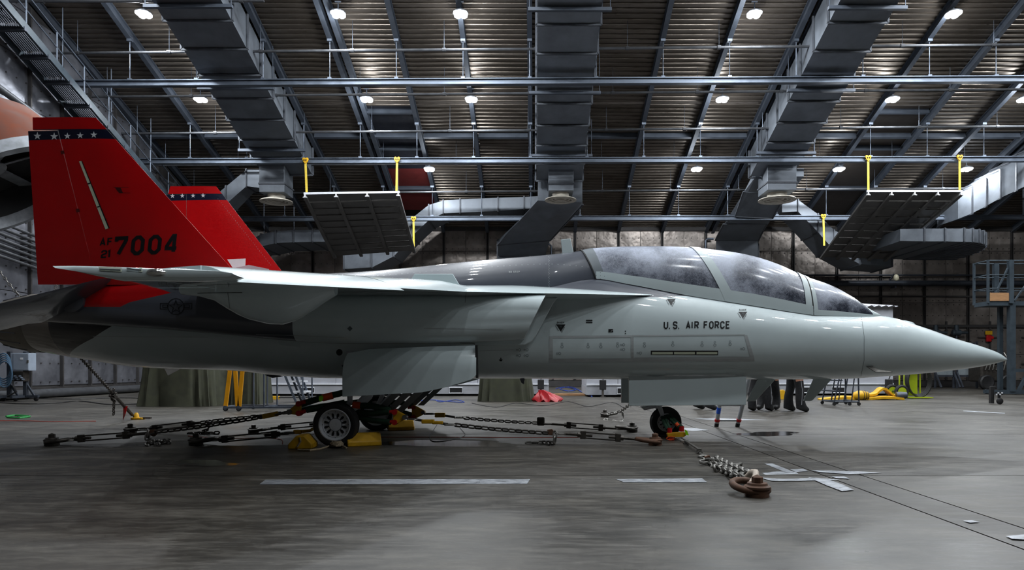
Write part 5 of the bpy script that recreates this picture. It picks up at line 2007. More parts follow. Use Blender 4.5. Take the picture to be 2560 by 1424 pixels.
cable('thin red cord across the floor ahead of the near chocks', [(950, 1093), (1100, 1093), (1250, 1094), (1400, 1094), (1450, 1093)], M['cable_red'], .005)
cable('thin red cord across the floor behind the tail', [(-20, 1052), (60, 1052), (130, 1054), (240, 1053)], M['cable_red'], .006)
cable('thin red cord from the rear chains to the chock', [(470, 1090), (560, 1096), (640, 1095), (700, 1098), (706, 1110)], M['cable_red'], .005)
cable('loose black cable hanging in a loop near the forward chain', [(1092, 1062), (1078, 1085), (1075, 1098), (1090, 1104), (1135, 1098), (1162, 1088), (1150, 1070)], M['cable'], .005)
cable('long dark cable along the floor by the left wall', [(-20, 1006), (60, 1010), (140, 1008), (200, 1003), (280, 1012), (380, 1008)], M['cable'], .014)
cable('dark cable running straight by the left wall pipe', [(80, 996), (180, 998), (300, 995), (420, 998)], M['cable'], .014)
cable('black cable lines looping in front of the canvas cover and the red bag', [(1180, 1008), (1240, 1018), (1290, 1008), (1360, 1014), (1420, 1004), (1470, 1016), (1530, 1006), (1560, 1020)], M['cable'], .008)
cable('blue cable heap between the white containers', [(1390, 972), (1410, 968), (1440, 974), (1420, 978), (1400, 972), (1430, 968), (1462, 985), (1480, 992)], M['cable_blue'], .02)
cable('blue cable loops on the floor ahead of the main wheel', [(1050, 1002), (1080, 1000), (1120, 1004), (1160, 1006), (1140, 1000), (1100, 1005), (1090, 1000)], M['cable_blue'], .012)
cable('green cable coil on the floor left of the tail chain', [(15, 1042), (40, 1039), (75, 1042), (50, 1046), (18, 1044), (38, 1040), (70, 1043), (45, 1045)], M['cable_green'], .016)

# silver tape on the floor
N_TAPE = [0]


def floor_tape(label, pts, m=None):
    N_TAPE[0] += 1
    poly = [G(*p) + V((0, 0, .0010 + .0013 * (N_TAPE[0] % 5))) for p in pts]
    return tag(MB().prism(poly, (0, 0, .001)).build('floor_tape', m or M['tape']), label, 'tape')


floor_tape('long silver tape strip on the floor in front of the jet', [(648, 1211), (664, 1199), (900, 1198), (1325, 1198), (1318, 1209), (1000, 1210)])
floor_tape('short silver tape strip between the long one and the big anchor', [(1540, 1198), (1755, 1196), (1768, 1206), (1560, 1206)])
floor_tape('silver tape strip running right from the big anchor', [(1896, 1194), (1960, 1198), (2040, 1195), (2100, 1200), (2000, 1203), (1930, 1203)])
floor_tape('bent silver tape end slanting along the floor joint', [(2020, 1194), (2075, 1201), (2110, 1214), (2135, 1226), (2105, 1229), (2065, 1214)])
floor_tape('short white tape piece above the big anchor', [(1905, 1182), (1940, 1178), (1990, 1179), (1996, 1184), (1915, 1187)])
floor_tape('slanted tape piece on the joint behind the big anchor', [(1911, 1159), (1930, 1158), (1985, 1180), (1965, 1181)])
floor_tape('small white patch at the corner of the floor joint', [(1975, 1174), (2010, 1172), (2020, 1178), (1990, 1180)])
floor_tape('white tape strip right of the floor joint', [(2028, 1176), (2150, 1179), (2204, 1183), (2120, 1186), (2050, 1181)])
floor_tape('small tape scrap below the white strip', [(2078, 1192), (2110, 1192), (2124, 1198), (2090, 1196)])
floor_tape('white tape strip behind the boarding ladder', [(1734, 1046), (1800, 1045), (1922, 1049), (1800, 1051)])
floor_tape('white tape patch behind the nose wheel', [(1706, 1070), (1740, 1070), (1772, 1075), (1730, 1077), (1712, 1075)])
floor_tape('thin white line on the floor right of the rolling steps', [(2408, 1026), (2512, 1032), (2512, 1034), (2408, 1028)])
floor_tape('pale tape scrap in the lower corner beside the joint', [(2408, 1303), (2430, 1302), (2450, 1306), (2425, 1308)])
floor_tape('pale tape patch at the picture edge beside the joint', [(2515, 1342), (2560, 1338), (2600, 1344), (2580, 1352), (2530, 1349)])

# puddles
wet = bpy.data.materials.new('standing_water')
wet.use_nodes = True
tt = NT(wet)
tt.b.inputs['Base Color'].default_value = (.022, .021, .020, 1)
tt.b.inputs['Roughness'].default_value = .13
tt.b.inputs['IOR'].default_value = 1.33


def puddle(label, cx, cy, rx, ry, seed):
    rr = random.Random(seed)
    n = 36
    ph = [rr.uniform(0, 6.28) for _ in range(5)]
    poly = []
    for k in range(n):
        a = 2 * PI * k / n
        q = 1 + .16 * math.sin(2 * a + ph[0]) + .12 * math.sin(3 * a + ph[1]) + .08 * math.sin(5 * a + ph[2]) + .05 * math.sin(9 * a + ph[3])
        poly.append(G(cx + rx * q * math.cos(a), cy + ry * q * math.sin(a)) + V((0, 0, .0008)))
    return tag(MB().prism(poly, (0, 0, .0006)).build('puddle', wet), label, 'puddle')


puddle('shallow puddle on the floor ahead of the near chock', 1110, 1108, 165, 9, 1)
puddle('small puddle on the floor left of the near wheel', 505, 1157, 85, 7, 2)
puddle('wet patch on the floor right of the boarding ladder', 1920, 1084, 80, 5, 5)
# ------------------------------------------------------------------ things behind the jet
def vase_box(parent, name, x0, x1, y0, y1, h, seed, m, flare=.12, nfold=16):
    """canvas draped over a boxy thing: near flat top, folds that deepen towards the floor"""
    rr = random.Random(seed)
    n = 120
    ph = [rr.uniform(0, 6.28) for _ in range(4)]
    cx, cy = (x0 + x1) / 2, (y0 + y1) / 2
    hx, hy = (x1 - x0) / 2, (y1 - y0) / 2
    rings = []
    levels = [0, .03, .1, .22, .38, .55, .72, .86, .95, 1.0]
    for lv in levels:
        z = h * lv
        r = []
        for k in range(n):
            a = 2 * PI * k / n
            c, s = math.cos(a), math.sin(a)
            e = .38
            bx, by = math.copysign(abs(c) ** e, c), math.copysign(abs(s) ** e, s)
            fold = (.35 + .65 * abs(math.sin(1.5 * a + ph[3]))) * (.5 * math.sin(nfold * a + ph[0]) + .3 * math.sin(nfold * 1.7 * a + ph[1] + lv * 2) + .2 * math.sin(nfold * .6 * a + ph[2]))
            k_ = 1 + (1 - lv) ** 1.3 * (flare + .13 * fold) + .035 * fold
            if lv > .95:
                k_ *= .96
            r.append(V((cx + hx * bx * k_, cy + hy * by * k_, z + (0.02 * fold * lv if lv > .5 else 0) + (0.004 if lv == 0 else 0))))
        rings.append(r)
    rings.append([V((cx + (p.x - cx) * .5, cy + (p.y - cy) * .5, h + .03)) for p in rings[-1]])
    return MB().loft(rings, True, True, True).build(name, m, parent, 60)


g = G(500, 1016)
o = vase_box(None, 'canvas_cover', P(366, 1000, 17.9).x, P(535, 1000, 17.9).x, g.y + .1, g.y + 1.9, 1.45, 3, M['tarp'], .12, 17)
tag(o, 'olive canvas cover over equipment under the tail, the larger bulk', 'cover')
o = vase_box(None, 'canvas_cover', P(590, 1000, 18.6).x, P(648, 1000, 18.6).x, g.y + .9, g.y + 2.1, 1.35, 5, M['tarp'], .12, 15)
tag(o, 'narrower olive canvas cover beside the yellow ladder legs', 'cover')
g = G(1260, 1004)
o = vase_box(None, 'canvas_cover', P(1200, 1000, 20).x, P(1322, 1000, 20).x, g.y + .15, g.y + 1.5, 1.3, 8, M['tarp'], .12, 15)
tag(o, 'olive canvas cover standing before the white container, behind the nose of the trunk', 'cover')

# white containers
def container(px0, px1, D, h, label, dep=2.4, vents=(), roof=False):
    a, b_ = P(px0, 990, D), P(px1, 990, D)
    t = thing('white_container', label, 'container', (a.x, a.y, 0))
    n = max(2, round((b_.x - a.x) / 1.2))
    for k in range(n):
        x0, x1 = a.x + (b_.x - a.x) * k / n, a.x + (b_.x - a.x) * (k + 1) / n
        MB().box(((x0 + x1) / 2, a.y + .03, (.42 + h) / 2), (x1 - x0 - .012, .06, h - .42)).build('wall_panel', M['container'], t, None, .006)
    MB().box(((a.x + b_.x) / 2, a.y + dep / 2 + .06, (h + .3) / 2), (b_.x - a.x - .02, dep - .1, h - .3)).build('body', M['container'], t)
    MB().box(((a.x + b_.x) / 2, a.y + dep / 2, .22), (b_.x - a.x, dep, .3)).build('base', mat('container_base', srgb(150, 152, 158), .6), t)
    MB().box(((a.x + b_.x) / 2, a.y - .01, .42), (b_.x - a.x, .05, .05)).build('sill_trim', M['white_metal'], t)
    MB().box(((a.x + b_.x) / 2, a.y + dep / 2, .03), (b_.x - a.x - .3, dep - .3, .06)).build('skid', M['dark'], t)
    for px in vents:
        p = P(px, 984, D)
        MB().box((p.x, a.y - .012, .2), (.42, .03, .16)).build('fork_pocket', M['dark'], t)
        MB().tube([(p.x - .23, a.y - .03, .1), (p.x + .23, a.y - .03, .1), (p.x + .23, a.y - .03, .3), (p.x - .23, a.y - .03, .3)], .015, 5, True).build('pocket_frame', M['white_metal'], t)
    if roof:
        m_ = MB()
        rows = [[], []]
        nn = 60
        for k in range(nn + 1):
            x = a.x - .1 + (b_.x - a.x + .2) * k / nn
            z = h + .06 + .03 * math.sin(k * PI / 1.5)
            rows[0].append(V((x, a.y - .15, z - .1)))
            rows[1].append(V((x, a.y + dep + .15, z + .25)))
        m_.loft(rows, False)
        m_.loft([[p + V((0, 0, -.02)) for p in r] for r in rows], False)
        m_.build('roof_sheet', M['container'], t)
    return t


container(662, 1372, 24.2, 1.5, 'long low white container behind the main wheel', 2.4, (770, 1140))
container(1466, 1860, 23.4, 1.5, 'white container half hidden by the nose wheel door', 2.4, (1560,))
container(1888, 2233, 24.6, 3.25, 'tall white cabin with a ribbed roof behind the jet nose', 2.6, (2095, 2008), True)
for px, D, lb in ((1352, 23.9, 'black levelling jack at the end of the long white container'), (1507, 23.1, 'black levelling jack on the second white container'), (2222, 24.3, 'black levelling jack on the tall white cabin')):
    p = P(px, 970, D)
    t = thing('levelling_jack', lb, 'jack', (p.x, p.y, 0))
    MB().box((p.x, p.y, .42), (.22, .16, .34)).build('body', M['black'], t, None, .02)
    MB().tube([(p.x, p.y, .25), (p.x, p.y, .02)], .04, 8).build('leg', M['steel'], t)
    MB().lathe([(0, .1), (.02, .1), (.02, 0)], (p.x, p.y, 0), (0, 0, 1), 12).build('foot', M['steel'], t)
    MB().tube([(p.x, p.y, .58), (p.x + .05, p.y, .72), (p.x + .2, p.y, .9)], .018, 6).build('crank', M['black'], t)

# red bag
g = G(1368, 1003)
rr = random.Random(4)
rings = []
for lv, s in ((0, .95), (.06, 1.08), (.25, 1.0), (.5, .8), (.72, .5), (.85, .26), (1, .1)):
    rings.append([V((g.x + .36 * s * math.cos(2 * PI * k / 40) * (1 + .16 * math.sin(7 * 2 * PI * k / 40 + lv * 5) + .1 * math.sin(11 * 2 * PI * k / 40 - lv * 4)) - .22 * lv ** 2, g.y + .3 * s * math.sin(2 * PI * k / 40) * (1 + .1 * math.sin(5 * 2 * PI * k / 40)),   .34 * lv + (.05 * math.sin(9 * 2 * PI * k / 40) if 0 < lv < 1 else 0))) for k in range(40)])
tag(MB().loft(rings, True, True, True).build('vinyl_bag', M['red_bag'], None, 50), 'crumpled red vinyl bag on the floor beside the canvas cover', 'bag')
# plywood sheet and small yellow tool near the containers
a, b_ = G(1380, 992), G(1470, 986)
tag(MB().box(((a.x + b_.x) / 2, (a.y + b_.y) / 2 + .5, .03), (b_.x - a.x - .2, 1.0, .05)).build('plywood_sheet', M['wood']), 'plywood sheet lying between the two low containers', 'board')
t = thing('hand_broom', 'yellow headed tool lying before the long white container', 'tool', G(690, 998))
p = G(690, 998)
MB().prism([p + V((-.25, 0, .0)), p + V((.05, 0, 0)), p + V((.05, 0, .1)), p + V((-.2, 0, .1))], (0, .2, 0)).build('head', M['yellow'], t)
MB().tube([p + V((.05, .1, .06)), p + V((1.5, .3, .06))], .03, 6).build('handle', M['cable'], t)

# yellow ladder legs and the wheeled platform
t = thing('wheeled_platform', 'wheeled work platform with yellow ladder legs behind the tail', 'platform', G(600, 1026))
D = 15.6
for a, b_ in (((575, 925), (564, 1015)), ((588, 925), (594, 1015)), ((606, 925), (598, 1016))):
    MB().bar(P(*a, D) + (P(*a, D) - P(*b_, D)) * .5, P(*b_, D), .09, .04, (0, 1, 0)).build('ladder_leg', M['yellow_lad'], t, None, .006)
zr = P(560, 1018, D).z
for dy in (0, .8):
    MB().bar(V((P(560, 1018, D).x, D - D0 + dy, zr)), V((P(800, 1018, D).x, D - D0 + dy, zr)), .045).build('base_rail', M['galv'], t)
for px in (560, 660, 800):
    MB().bar(V((P(px, 1018, D).x, D - D0, zr)), V((P(px, 1018, D).x, D - D0 + .8, zr)), .045).build('cross_bar', M['galv'], t)
for px in (634, 660):
    for dy in (0, .8):
        MB().tube([V((P(px, 1018, D).x, D - D0 + dy, zr)), V((P(px, 1018, D).x, D - D0 + dy, 1.55))], .02, 6).build('upright', M['galv'], t)
MB().box((P(647, 1018, D).x, D - D0 + .4, 1.56), (.3, .85, .05)).build('platform_deck', M['galv'], t)
for px in (564, 597, 795):
    for dy in (0, .8):
        c = V((P(px, 1018, D).x, D - D0 + dy, .055))
        w_ = MB().lathe([(-.02, .05), (-.015, .055), (.015, .055), (.02, .05)], c, (0, 1, 0), 16).build('caster', M['black'], t, 40)
        MB().lathe([(-.024, .03), (.024, .03)], c, (0, 1, 0), 12).build('hub', M['galv'], w_)
        MB().prism([c + V((-.03, -.03, .0)), c + V((.03, -.03, 0)), c + V((.03, -.03, .07)), c + V((-.03, -.03, .07))], (0, .012, 0)).build('fork', M['galv'], w_)
t = thing('step_ladder', 'light aluminium steps before the long white container', 'ladder', G(760, 1006))
D = 19.5
for off in (0, 18, 30, 46):
    MB().bar(P(707 + off * .9, 925, D + (.5 if off in (18, 46) else 0)), P(740 + off * .8, 1004, D + (.5 if off in (18, 46) else 0)), .035, .06).build('stringer', M['galv'], t)
for y in (953, 979, 930):
    k = (y - 925) / 79
    p = P(707 + 33 * k + 18, y, D)
    MB().box(p + V((0, .25, 0)), (.42, .5, .04)).build('step', M['white_metal'], t)
for px in (757, 780):
    MB().tube([P(px, 920, D), P(px, 1005, D)], .022, 6).build('upright', M['galv'], t)

# people behind the nose
def person(px, py, yaw, label, stride=.12, height=1.78, top=None):
    """standing figure as one continuous skin, clothes by height"""
    s = height / 1.78
    me = bpy.data.meshes.new('person')
    vs, es, rad = [], [], []
    def add(p, r, link=None):
        vs.append((p[0] * s, p[1] * s, p[2] * s))
        rad.append(r * s)
        if link is not None:
            es.append((link, len(vs) - 1))
        return len(vs) - 1
    pel = add((0, 0, .96), .15)
    ab = add((0, -.01, 1.12), .14, pel)
    ch = add((0, .0, 1.32), .165, ab)
    nk0 = add((0, .01, 1.48), .085, ch)
    nk = add((0, -.01, 1.55), .058, nk0)
    hd = add((0, -.03, 1.64), .085, nk)
    hd2 = add((0, -.025, 1.72), .088, hd)
    for sx, fw in ((-1, stride), (1, -stride)):
        hp = add((sx * .115, 0, .88), .118, pel)
        kn = add((sx * .14, -fw * .55 - .02, .49), .102, hp)
        cf = add((sx * .15, -fw * .8 + .02, .32), .1, kn)
        an = add((sx * .155, -fw + .03, .13), .096, cf)
        hl = add((sx * .155, -fw + .05, .055), .065, an)
        bl = add((sx * .165, -fw - .1, .05), .07, an)
        to = add((sx * .17, -fw - .19, .04), .05, bl)
        sh = add((sx * .19, .01, 1.42), .08, nk0)
        el = add((sx * .27, .03, 1.14), .052, sh)
        wr = add((sx * .25, -.10, .92), .036, el)
        pm_ = add((sx * .245, -.14, .85), .034, wr)
        for f in range(4):
            b0 = add((sx * (.235 + .008 * f), -.125 - .018 * f, .80), .0095, pm_)
            b1 = add((sx * (.228 + .008 * f), -.135 - .018 * f, .76 + .004 * f), .0085, b0)
            add((sx * (.215 + .008 * f), -.14 - .016 * f, .735 + .006 * f), .0075, b1)
        t0 = add((sx * .215, -.15, .845), .011, pm_)
        add((sx * .2, -.165, .81), .009, t0)
    me.from_pydata(vs, es, [])
    o = bpy.data.objects.new('person', me)
    COL.objects.link(o)
    md = o.modifiers.new('skin', 'SKIN')
    sk = me.skin_vertices[0].data
    for i, r in enumerate(rad):
        sk[i].radius = (r, r)
        sk[i].use_root = (i == 0)
    o.modifiers.new('sub', 'SUBSURF').levels = 2
    dg = bpy.context.evaluated_depsgraph_get()
    nm = bpy.data.meshes.new_from_object(o.evaluated_get(dg))
    o.modifiers.clear()
    o.data = nm
    nm.name = 'person'
    nm.materials.clear()
    for m_ in (M['cloth'], M['skin'], M['boot'], top or M['cloth']):
        nm.materials.append(m_)
    zmin = min(v.co.z for v in nm.vertices)
    for v in nm.vertices:
        v.co.z -= zmin
    for p in nm.polygons:
        c = p.center
        z = c.z / s
        hand = abs(c.x / s) > .18 and z < .93 and z > .7
        p.material_index = 1 if (z > 1.53 or hand) else (2 if z < .12 else (3 if z > .98 else 0))
        p.use_smooth = True
    g_ = G(px, py)
    o.location = g_
    o.rotation_euler = (0, 0, yaw)
    tag(o, label, 'person', 'people standing behind the jet nose')
    # hair, face and reflective piping
    def part(b, name, m_, sm=50):
        q = bpy.data.objects.new(name, b.mesh(name, m_, sm))
        COL.objects.link(q)
        q.parent = o
        return q
    hz = 1.7 * s
    rings = [[V((.1 * s * r * math.cos(2 * PI * k / 20), (.005 + .115 * r * math.sin(2 * PI * k / 20)) * s, hz + dz * s)) for k in range(20)] for r, dz in ((1.0, .0), (1.04, .04), (.9, .085), (.55, .115), (.1, .125))]
    part(MB().loft(rings, True, True, True), 'hair', mat('dark_hair', srgb(40, 32, 28), .7))
    part(MB().lathe([(0, .02 * s), (.02 * s, .014 * s), (.04 * s, .006 * s)], (0, -.11 * s, 1.655 * s), (0, -1, -.25), 8), 'nose', M['skin'])
    for sx in (-1, 1):
        part(MB().lathe([(0, .013 * s), (.008 * s, .008 * s), (.01 * s, 0)], (sx * .034 * s, -.104 * s, 1.685 * s), (0, -1, 0), 8), 'eye', M['black'])
        part(MB().lathe([(0, .03 * s), (.012 * s, .026 * s), (.014 * s, 0)], (sx * .085 * s, -.005 * s, 1.665 * s), (sx, 0, 0), 10), 'ear', M['skin'])
    part(MB().box((0, -.112 * s, 1.612 * s), (.05 * s, .012 * s, .01 * s)), 'mouth', mat('lips', srgb(140, 80, 74), .6))
    for sx, fw in ((-1, stride), (1, -stride)):
        part(MB().tube([(sx * .218 * s, -.01, .86 * s), (sx * .232 * s, (-fw * .55 - .02) * s, .5 * s), (sx * .24 * s, (-fw + .03) * s, .16 * s)], .006, 5), 'reflective_piping', M['piping'])
    return o


person(1986, 1028, PI / 2 + .15, 'person in black trousers with reflective piping, standing alone between the two belly antennas', .07)
person(1900, 1027, PI * .75, 'person in black work clothes partly hidden by the nose wheel door', .1)
person(1922, 1023, -.6, 'person in black work clothes standing behind the front belly antenna', .12)
person(1758, 1023, PI / 2, 'person whose black shoes show below the nose wheel door', .1)

# boarding ladder on the far side of the jet
t = thing('boarding_ladder', 'silver boarding ladder with blue tape and red clamps beside the nose wheel door', 'ladder', G(1820, 1066))
rails_ = []
for (xa, ya), (xb, yb) in (((1791, 1066), (1799, 1010)), ((1843, 1066), (1857, 1010))):
    a = G(xa, ya)
    d = P(xb, yb, a.y + D0 - .12) - a
    b_ = a + d * (2.0 / d.z)
    rails_.append((a, b_))
    MB().tube([a, b_], .034, 12).build('rail', M['alu'], t, 50)
    MB().tube([a, a + (b_ - a) * .03], .037, 12).build('rubber_foot', M['black'], t, 50)
    MB().tube([a + (b_ - a) * .045, a + (b_ - a) * .065], .044, 12).build('red_clamp', M['red'], t, 50)
(a0, b0), (a1, b1) = rails_
MB().tube([a0 + (b0 - a0) * .115, a0 + (b0 - a0) * .165], .0355, 12).build('blue_tape', M['blue_tape'], t, 50)
for k in range(8):
    u = .055 + k * .13
    MB().tube([a0 + (b0 - a0) * u, a1 + (b1 - a1) * u], .018, 8).build('rung', M['alu'], t, 50)

# shovel, hose bundle, rolling steps, hose cart
g = G(1952, 998)
t = thing('snow_shovel', 'yellow snow shovel leaning before the tall white cabin', 'shovel', g)
MB().prism([g + V(p) for p in ((-.19, 0, 0), (.13, 0, 0), (.14, .0, .26), (.1, .02, .3), (-.15, .02, .3), (-.2, 0, .24))], (0, .05, 0)).build('blade', M['yellow'], t, None, .01)
MB().tube([g + V((-.03, .03, .28)), g + V((-.1, .3, 1.35))], .018, 8).build('shaft', M['cable'], t, 50)
MB().bar(g + V((-.2, .3, 1.36)), g + V((.0, .3, 1.36)), .04).build('grip', M['cable'], t)
t = thing('hose_bundle', 'yellow flat hose bundle with a round yellow end on the floor behind the nose', 'hose', G(2170, 1000))
g = G(2170, 999)
for k, (a, b_, h_) in enumerate((((-1.55, -.1), (.9, .1), .03), ((-.9, .05), (1.0, -.1), .05), ((.05, .1), (.95, .15), .1))):
    m_ = MB()
    rows = []
    for q in range(13):
        u = q / 12
        x = a[0] + (b_[0] - a[0]) * u
        y = a[1] + (b_[1] - a[1]) * u
        zz = h_ + .06 * abs(math.sin(u * 5 + k)) + (.22 * math.exp(-((x - .5) / .28) ** 2) if k == 2 else 0)
        rows.append([g + V((x, y - .14, zz)), g + V((x, y + .14, zz + .02)), g + V((x, y + .14, max(.005, zz - .07))), g + V((x, y - .14, max(.005, zz - .07)))])
    m_.loft(rows, True, True, True)
    m_.build('hose_fold', M['yellow'], t)
c = g + V((-.25, -.1, .14))
MB().lathe([(-.28, .02), (-.24, .1), (-.12, .15), (.05, .15), (.08, .13), (.2, .12)], c, (1, .1, 0), 18).build('hose_end', M['yellow'], t, 50)
for k in (.0, .07, .14):
    MB().lathe([(k, .155), (k + .02, .155)], c, (1, .1, 0), 18, False).build('band', M['black'], t)
MB().lathe([(0, .13), (.15, .12), (.3, .09)], g + V((.85, -.05, .12)), (1, -.2, .1), 16).build('coupling', M['galv_dark'], t, 40)

t = thing('rolling_steps', 'grey tubular rolling steps on the floor behind the jet nose', 'ladder', G(2105, 1014))
D = 17.9
f0, f1 = G(2058, 1010), G(2152, 1014)
y0, y1 = D - D0, D - D0 + .75
xa, xb = f0.x, f1.x
for y in (y0, y1):
    MB().tube([(xa, y, .1), (xb, y, .1)], .02, 8).build('base_rail', M['galv_dark'], t)
    MB().tube([(xb, y, .1), (xb - .05, y, 2.3)], .02, 8).build('upright', M['galv_dark'], t)
    MB().tube([(xa, y, .1), (xb - .35, y, 1.5)], .02, 8).build('stringer', M['galv_dark'], t)
    MB().tube([(xa + .25, y, .1), (xa + .35, y, .75), (xa + .38, y, 1.7)], .018, 8).build('handrail', M['galv_dark'], t)
    MB().tube([(xa + .45, y, .1), (xb - .1, y, .9)], .016, 8).build('brace', M['galv_dark'], t)
    for x in (xa, xa + .4, xb):
        w_ = MB().lathe([(-.015, .045), (.015, .045)], (x, y, .046), (0, 1, 0), 12).build('caster', M['black'], t)
for x, z in ((xa, .1), (xb, .1), (xb - .03, .8)):
    MB().tube([(x, y0, z), (x, y1, z)], .02, 8).build('cross_bar', M['galv_dark'], t)
for k in range(4):
    u = (k + 1) / 5
    MB().box((xa + (xb - .35 - xa) * u, (y0 + y1) / 2, .1 + 1.4 * u), (.2, .75, .03)).build('step', M['galv_dark'], t)

g = G(2290, 995)
t = thing('hose_cart', 'lime green two-wheeled cart with a coiled black hose behind the jet nose', 'cart', g)
MB().box(g + V((-.02, .3, .62)), (.42, .12, 1.1)).build('back_panel', M['lime_paint'], t, None, .02)
MB().tube([g + V((-.38, .3, .12)), g + V((-.38, .3, 1.25)), g + V((-.05, .3, 1.45)), g + V((.3, .3, 1.25)), g + V((.3, .3, .1))], .025, 8).build('handle_frame', M['lime_paint'], t, 50)
MB().box(g + V((.05, .0, .03)), (.75, .5, .03)).build('toe_plate', M['lime_paint'], t)
for q in range(4):
    MB().tube([g + V((.14 + .38 * math.cos(2 * PI * k / 28), .18 - .05 * q, .62 + .52 * math.sin(2 * PI * k / 28) - .02 * q)) for k in range(28)], .03, 7, True).build('hose_coil', M['cable'], t, 50)
for y in (-.05, .55):
    c = g + V((-.5, y, .22))
    w_ = MB().lathe([(-.05, .14), (-.06, .18), (-.04, .22), (.04, .22), (.06, .18), (.05, .14)], c, (0, 1, 0), 24, False).build('tyre', M['black'], t, 40)
    MB().lathe([(-.05, .145), (.05, .145)], c, (0, 1, 0), 20).build('wheel', M['lime_paint'], w_, 40)
MB().tube([g + V((-.5, -.05, .22)), g + V((-.5, .55, .22))], .02, 8).build('axle', M['galv_dark'], t)
MB().bar(g + V((-.5, .3, .22)), g + V((-.2, .3, .22)), .04).build('axle_arm', M['lime_paint'], t)

# tall work platform at the right edge
t = thing('work_platform', 'tall blue-grey work platform with railings at the right edge', 'platform', G(2530, 985))
D = 25.2
xl, xm = P(2470, 800, D).x, P(2526, 800, D).x
xr = xm + 2.2
zd = P(2480, 758, D).z
y0, y1 = D - D0, D - D0 + .8
MB().box(((xl + xr) / 2, (y0 + y1) / 2, zd), (xr - xl, y1 - y0, .16)).build('deck', M['stand'], t)
for x in (xl, xm, xr):
    for y in (y0, y1):
        MB().bar((x, y, zd), (x, y, zd + 1.6), .07 if x != xm else .16).build('rail_post', M['stand'], t)
for z in (.55, 1.05, 1.58):
    for y in (y0, y1):
        MB().tube([(xl, y, zd + z), (xr, y, zd + z)], .025, 6).build('handrail', M['stand'], t)
    MB().tube([(xl, y0, zd + z), (xl, y1, zd + z)], .025, 6).build('handrail', M['stand'], t)
MB().box(((xl + xm) / 2, y0 - .02, zd + .24), (xm - xl - .1, .04, .3)).build('kick_board', M['wood'], t)
MB().bar((xl + .15, y0, zd + .1), (xm - .1, y0, zd + 1.3), .07, .04).build('brace', M['stand'], t)
MB().bar((xm + .15, y0, zd + .1), (xm + 1., y0, zd + 1.3), .07, .04).build('brace', M['stand'], t)
for x in (xm + .1, xr - .2):
    for y in (y0 + .1, y1 - .1):
        MB().bar((x, y, .12), (x, y, zd), .2 if y < y0 + .5 else .14).build('column', M['stand'], t)
MB().bar((xm + .1, y0 + .1, .9), (xr - .2, y0 + .1, .9), .12).build('cross_beam', M['stand'], t)
MB().bar((xm - .5, y0 + .1, .1), (xr, y0 + .1, .1), .14).build('base_beam', M['stand'], t)
MB().bar((xm - .5, y1 - .1, .1), (xr, y1 - .1, .1), .14).build('base_beam', M['stand'], t)
MB().bar((xm + .35, y0 + .1, .1), (xm + .8, y0 + .1, 1.), .1).build('brace', M['stand'], t)
for x in (xm - .4, xr - .1):
    for y in (y0 + .1, y1 - .1):
        MB().lathe([(-.05, .1), (.05, .1)], (x, y, .1), (0, 1, 0), 16).build('caster', M['black'], t, 40)

# caster outrigger
g = G(2494, 1010)
t = thing('outrigger_leg', 'black outrigger leg with checkered plate and small wheel at the right', 'outrigger', g)
MB().bar(g + V((-.1, .1, .02)), g + V((-.1, .1, .45)), .09).build('post', M['black'], t)
MB().bar(g + V((-.14, .1, .45)), g + V((.02, .1, .46)), .06).build('arm', M['black'], t)
MB().box(g + V((.03, 0, .29)), (.2, .03, .08)).build('plate', M['black'], t)
for i in range(4):
    for j in range(2):
        if (i + j) % 2 == 0:
            MB().box(g + V((-.04 + i * .05, -.018, .27 + j * .04)), (.045, .006, .036)).build('check', M['white_metal'], t)
MB().bar(g + V((.06, .03, .28)), g + V((.06, .03, .1)), .05).build('fork', M['black'], t)
MB().lathe([(-.03, .07), (-.02, .085), (.02, .085), (.03, .07)], g + V((.06, 0, .086)), (0, 1, 0), 18).build('wheel', M['black'], t, 40)

# wall fittings on the back wall
def on_wall(px, py):
    return P(px, py, DW - .12)


p = on_wall(2471, 836)
t = thing('fire_alarm', 'red fire alarm with a yellow sign on the back wall by the nose tip', 'alarm', p)
MB().box(p + V((0, -.03, .1)), (.36, .03, .2)).build('yellow_sign', M['yellow'], t)
MB().box(p + V((-.03, -.06, -.2)), (.26, .1, .34)).build('alarm_box', M['red'], t, None, .02)
MB().lathe([(0, .09), (.06, .07)], p + V((.15, -.05, -.16)), (0, -1, 0), 14).build('bell', M['red'], t, 40)
for px, lb in ((2386, 'dark valve motor on the back wall above the nose'), (2335, 'dark valve motor on the back wall just showing over the nose')):
    p = on_wall(px, 832) + V((0, -.2, 0))
    t = thing('valve_motor', lb, 'valve', p)
    MB().lathe([(-.3, .1), (-.25, .16), (.1, .16), (.15, .08), (.5, .07)], p + V((0, -.1, 0)), (1, 0, 0), 14).build('body', M['stand'], t, 40)
    MB().lathe([(0, .12), (.3, .1)], p + V((-.08, -.1, .1)), (0, 0, 1), 12).build('bonnet', M['stand'], t, 40)
    MB().tube([p + V((-.08, -.1, -.1)), p + V((-.08, -.1, -1.0))], .06, 8).build('pipe', M['galv_dark'], t)
    MB().box(p + V((0, .12, 0)), (.12, .5, .12)).build('wall_bracket', M['galv_dark'], t)
t = thing('wall_pipe', 'long grey pipe along the back wall above the jet nose', 'pipe', on_wall(2300, 710))
MB().tube([on_wall(1960, 709) + V((0, -.2, 0)), on_wall(2600, 709) + V((0, -.2, 0))], .15, 12).build('pipe', M['galv_dark'], t, 50)
for px in (2050, 2230, 2420):
    MB().bar(on_wall(px, 709) + V((0, -.35, -.2)), on_wall(px, 709) + V((0, .05, -.2)), .08).build('bracket', M['galv_dark'], t)
t = thing('wall_pipe', 'thin conduit along the back wall above the thick pipe', 'pipe', on_wall(2300, 688))
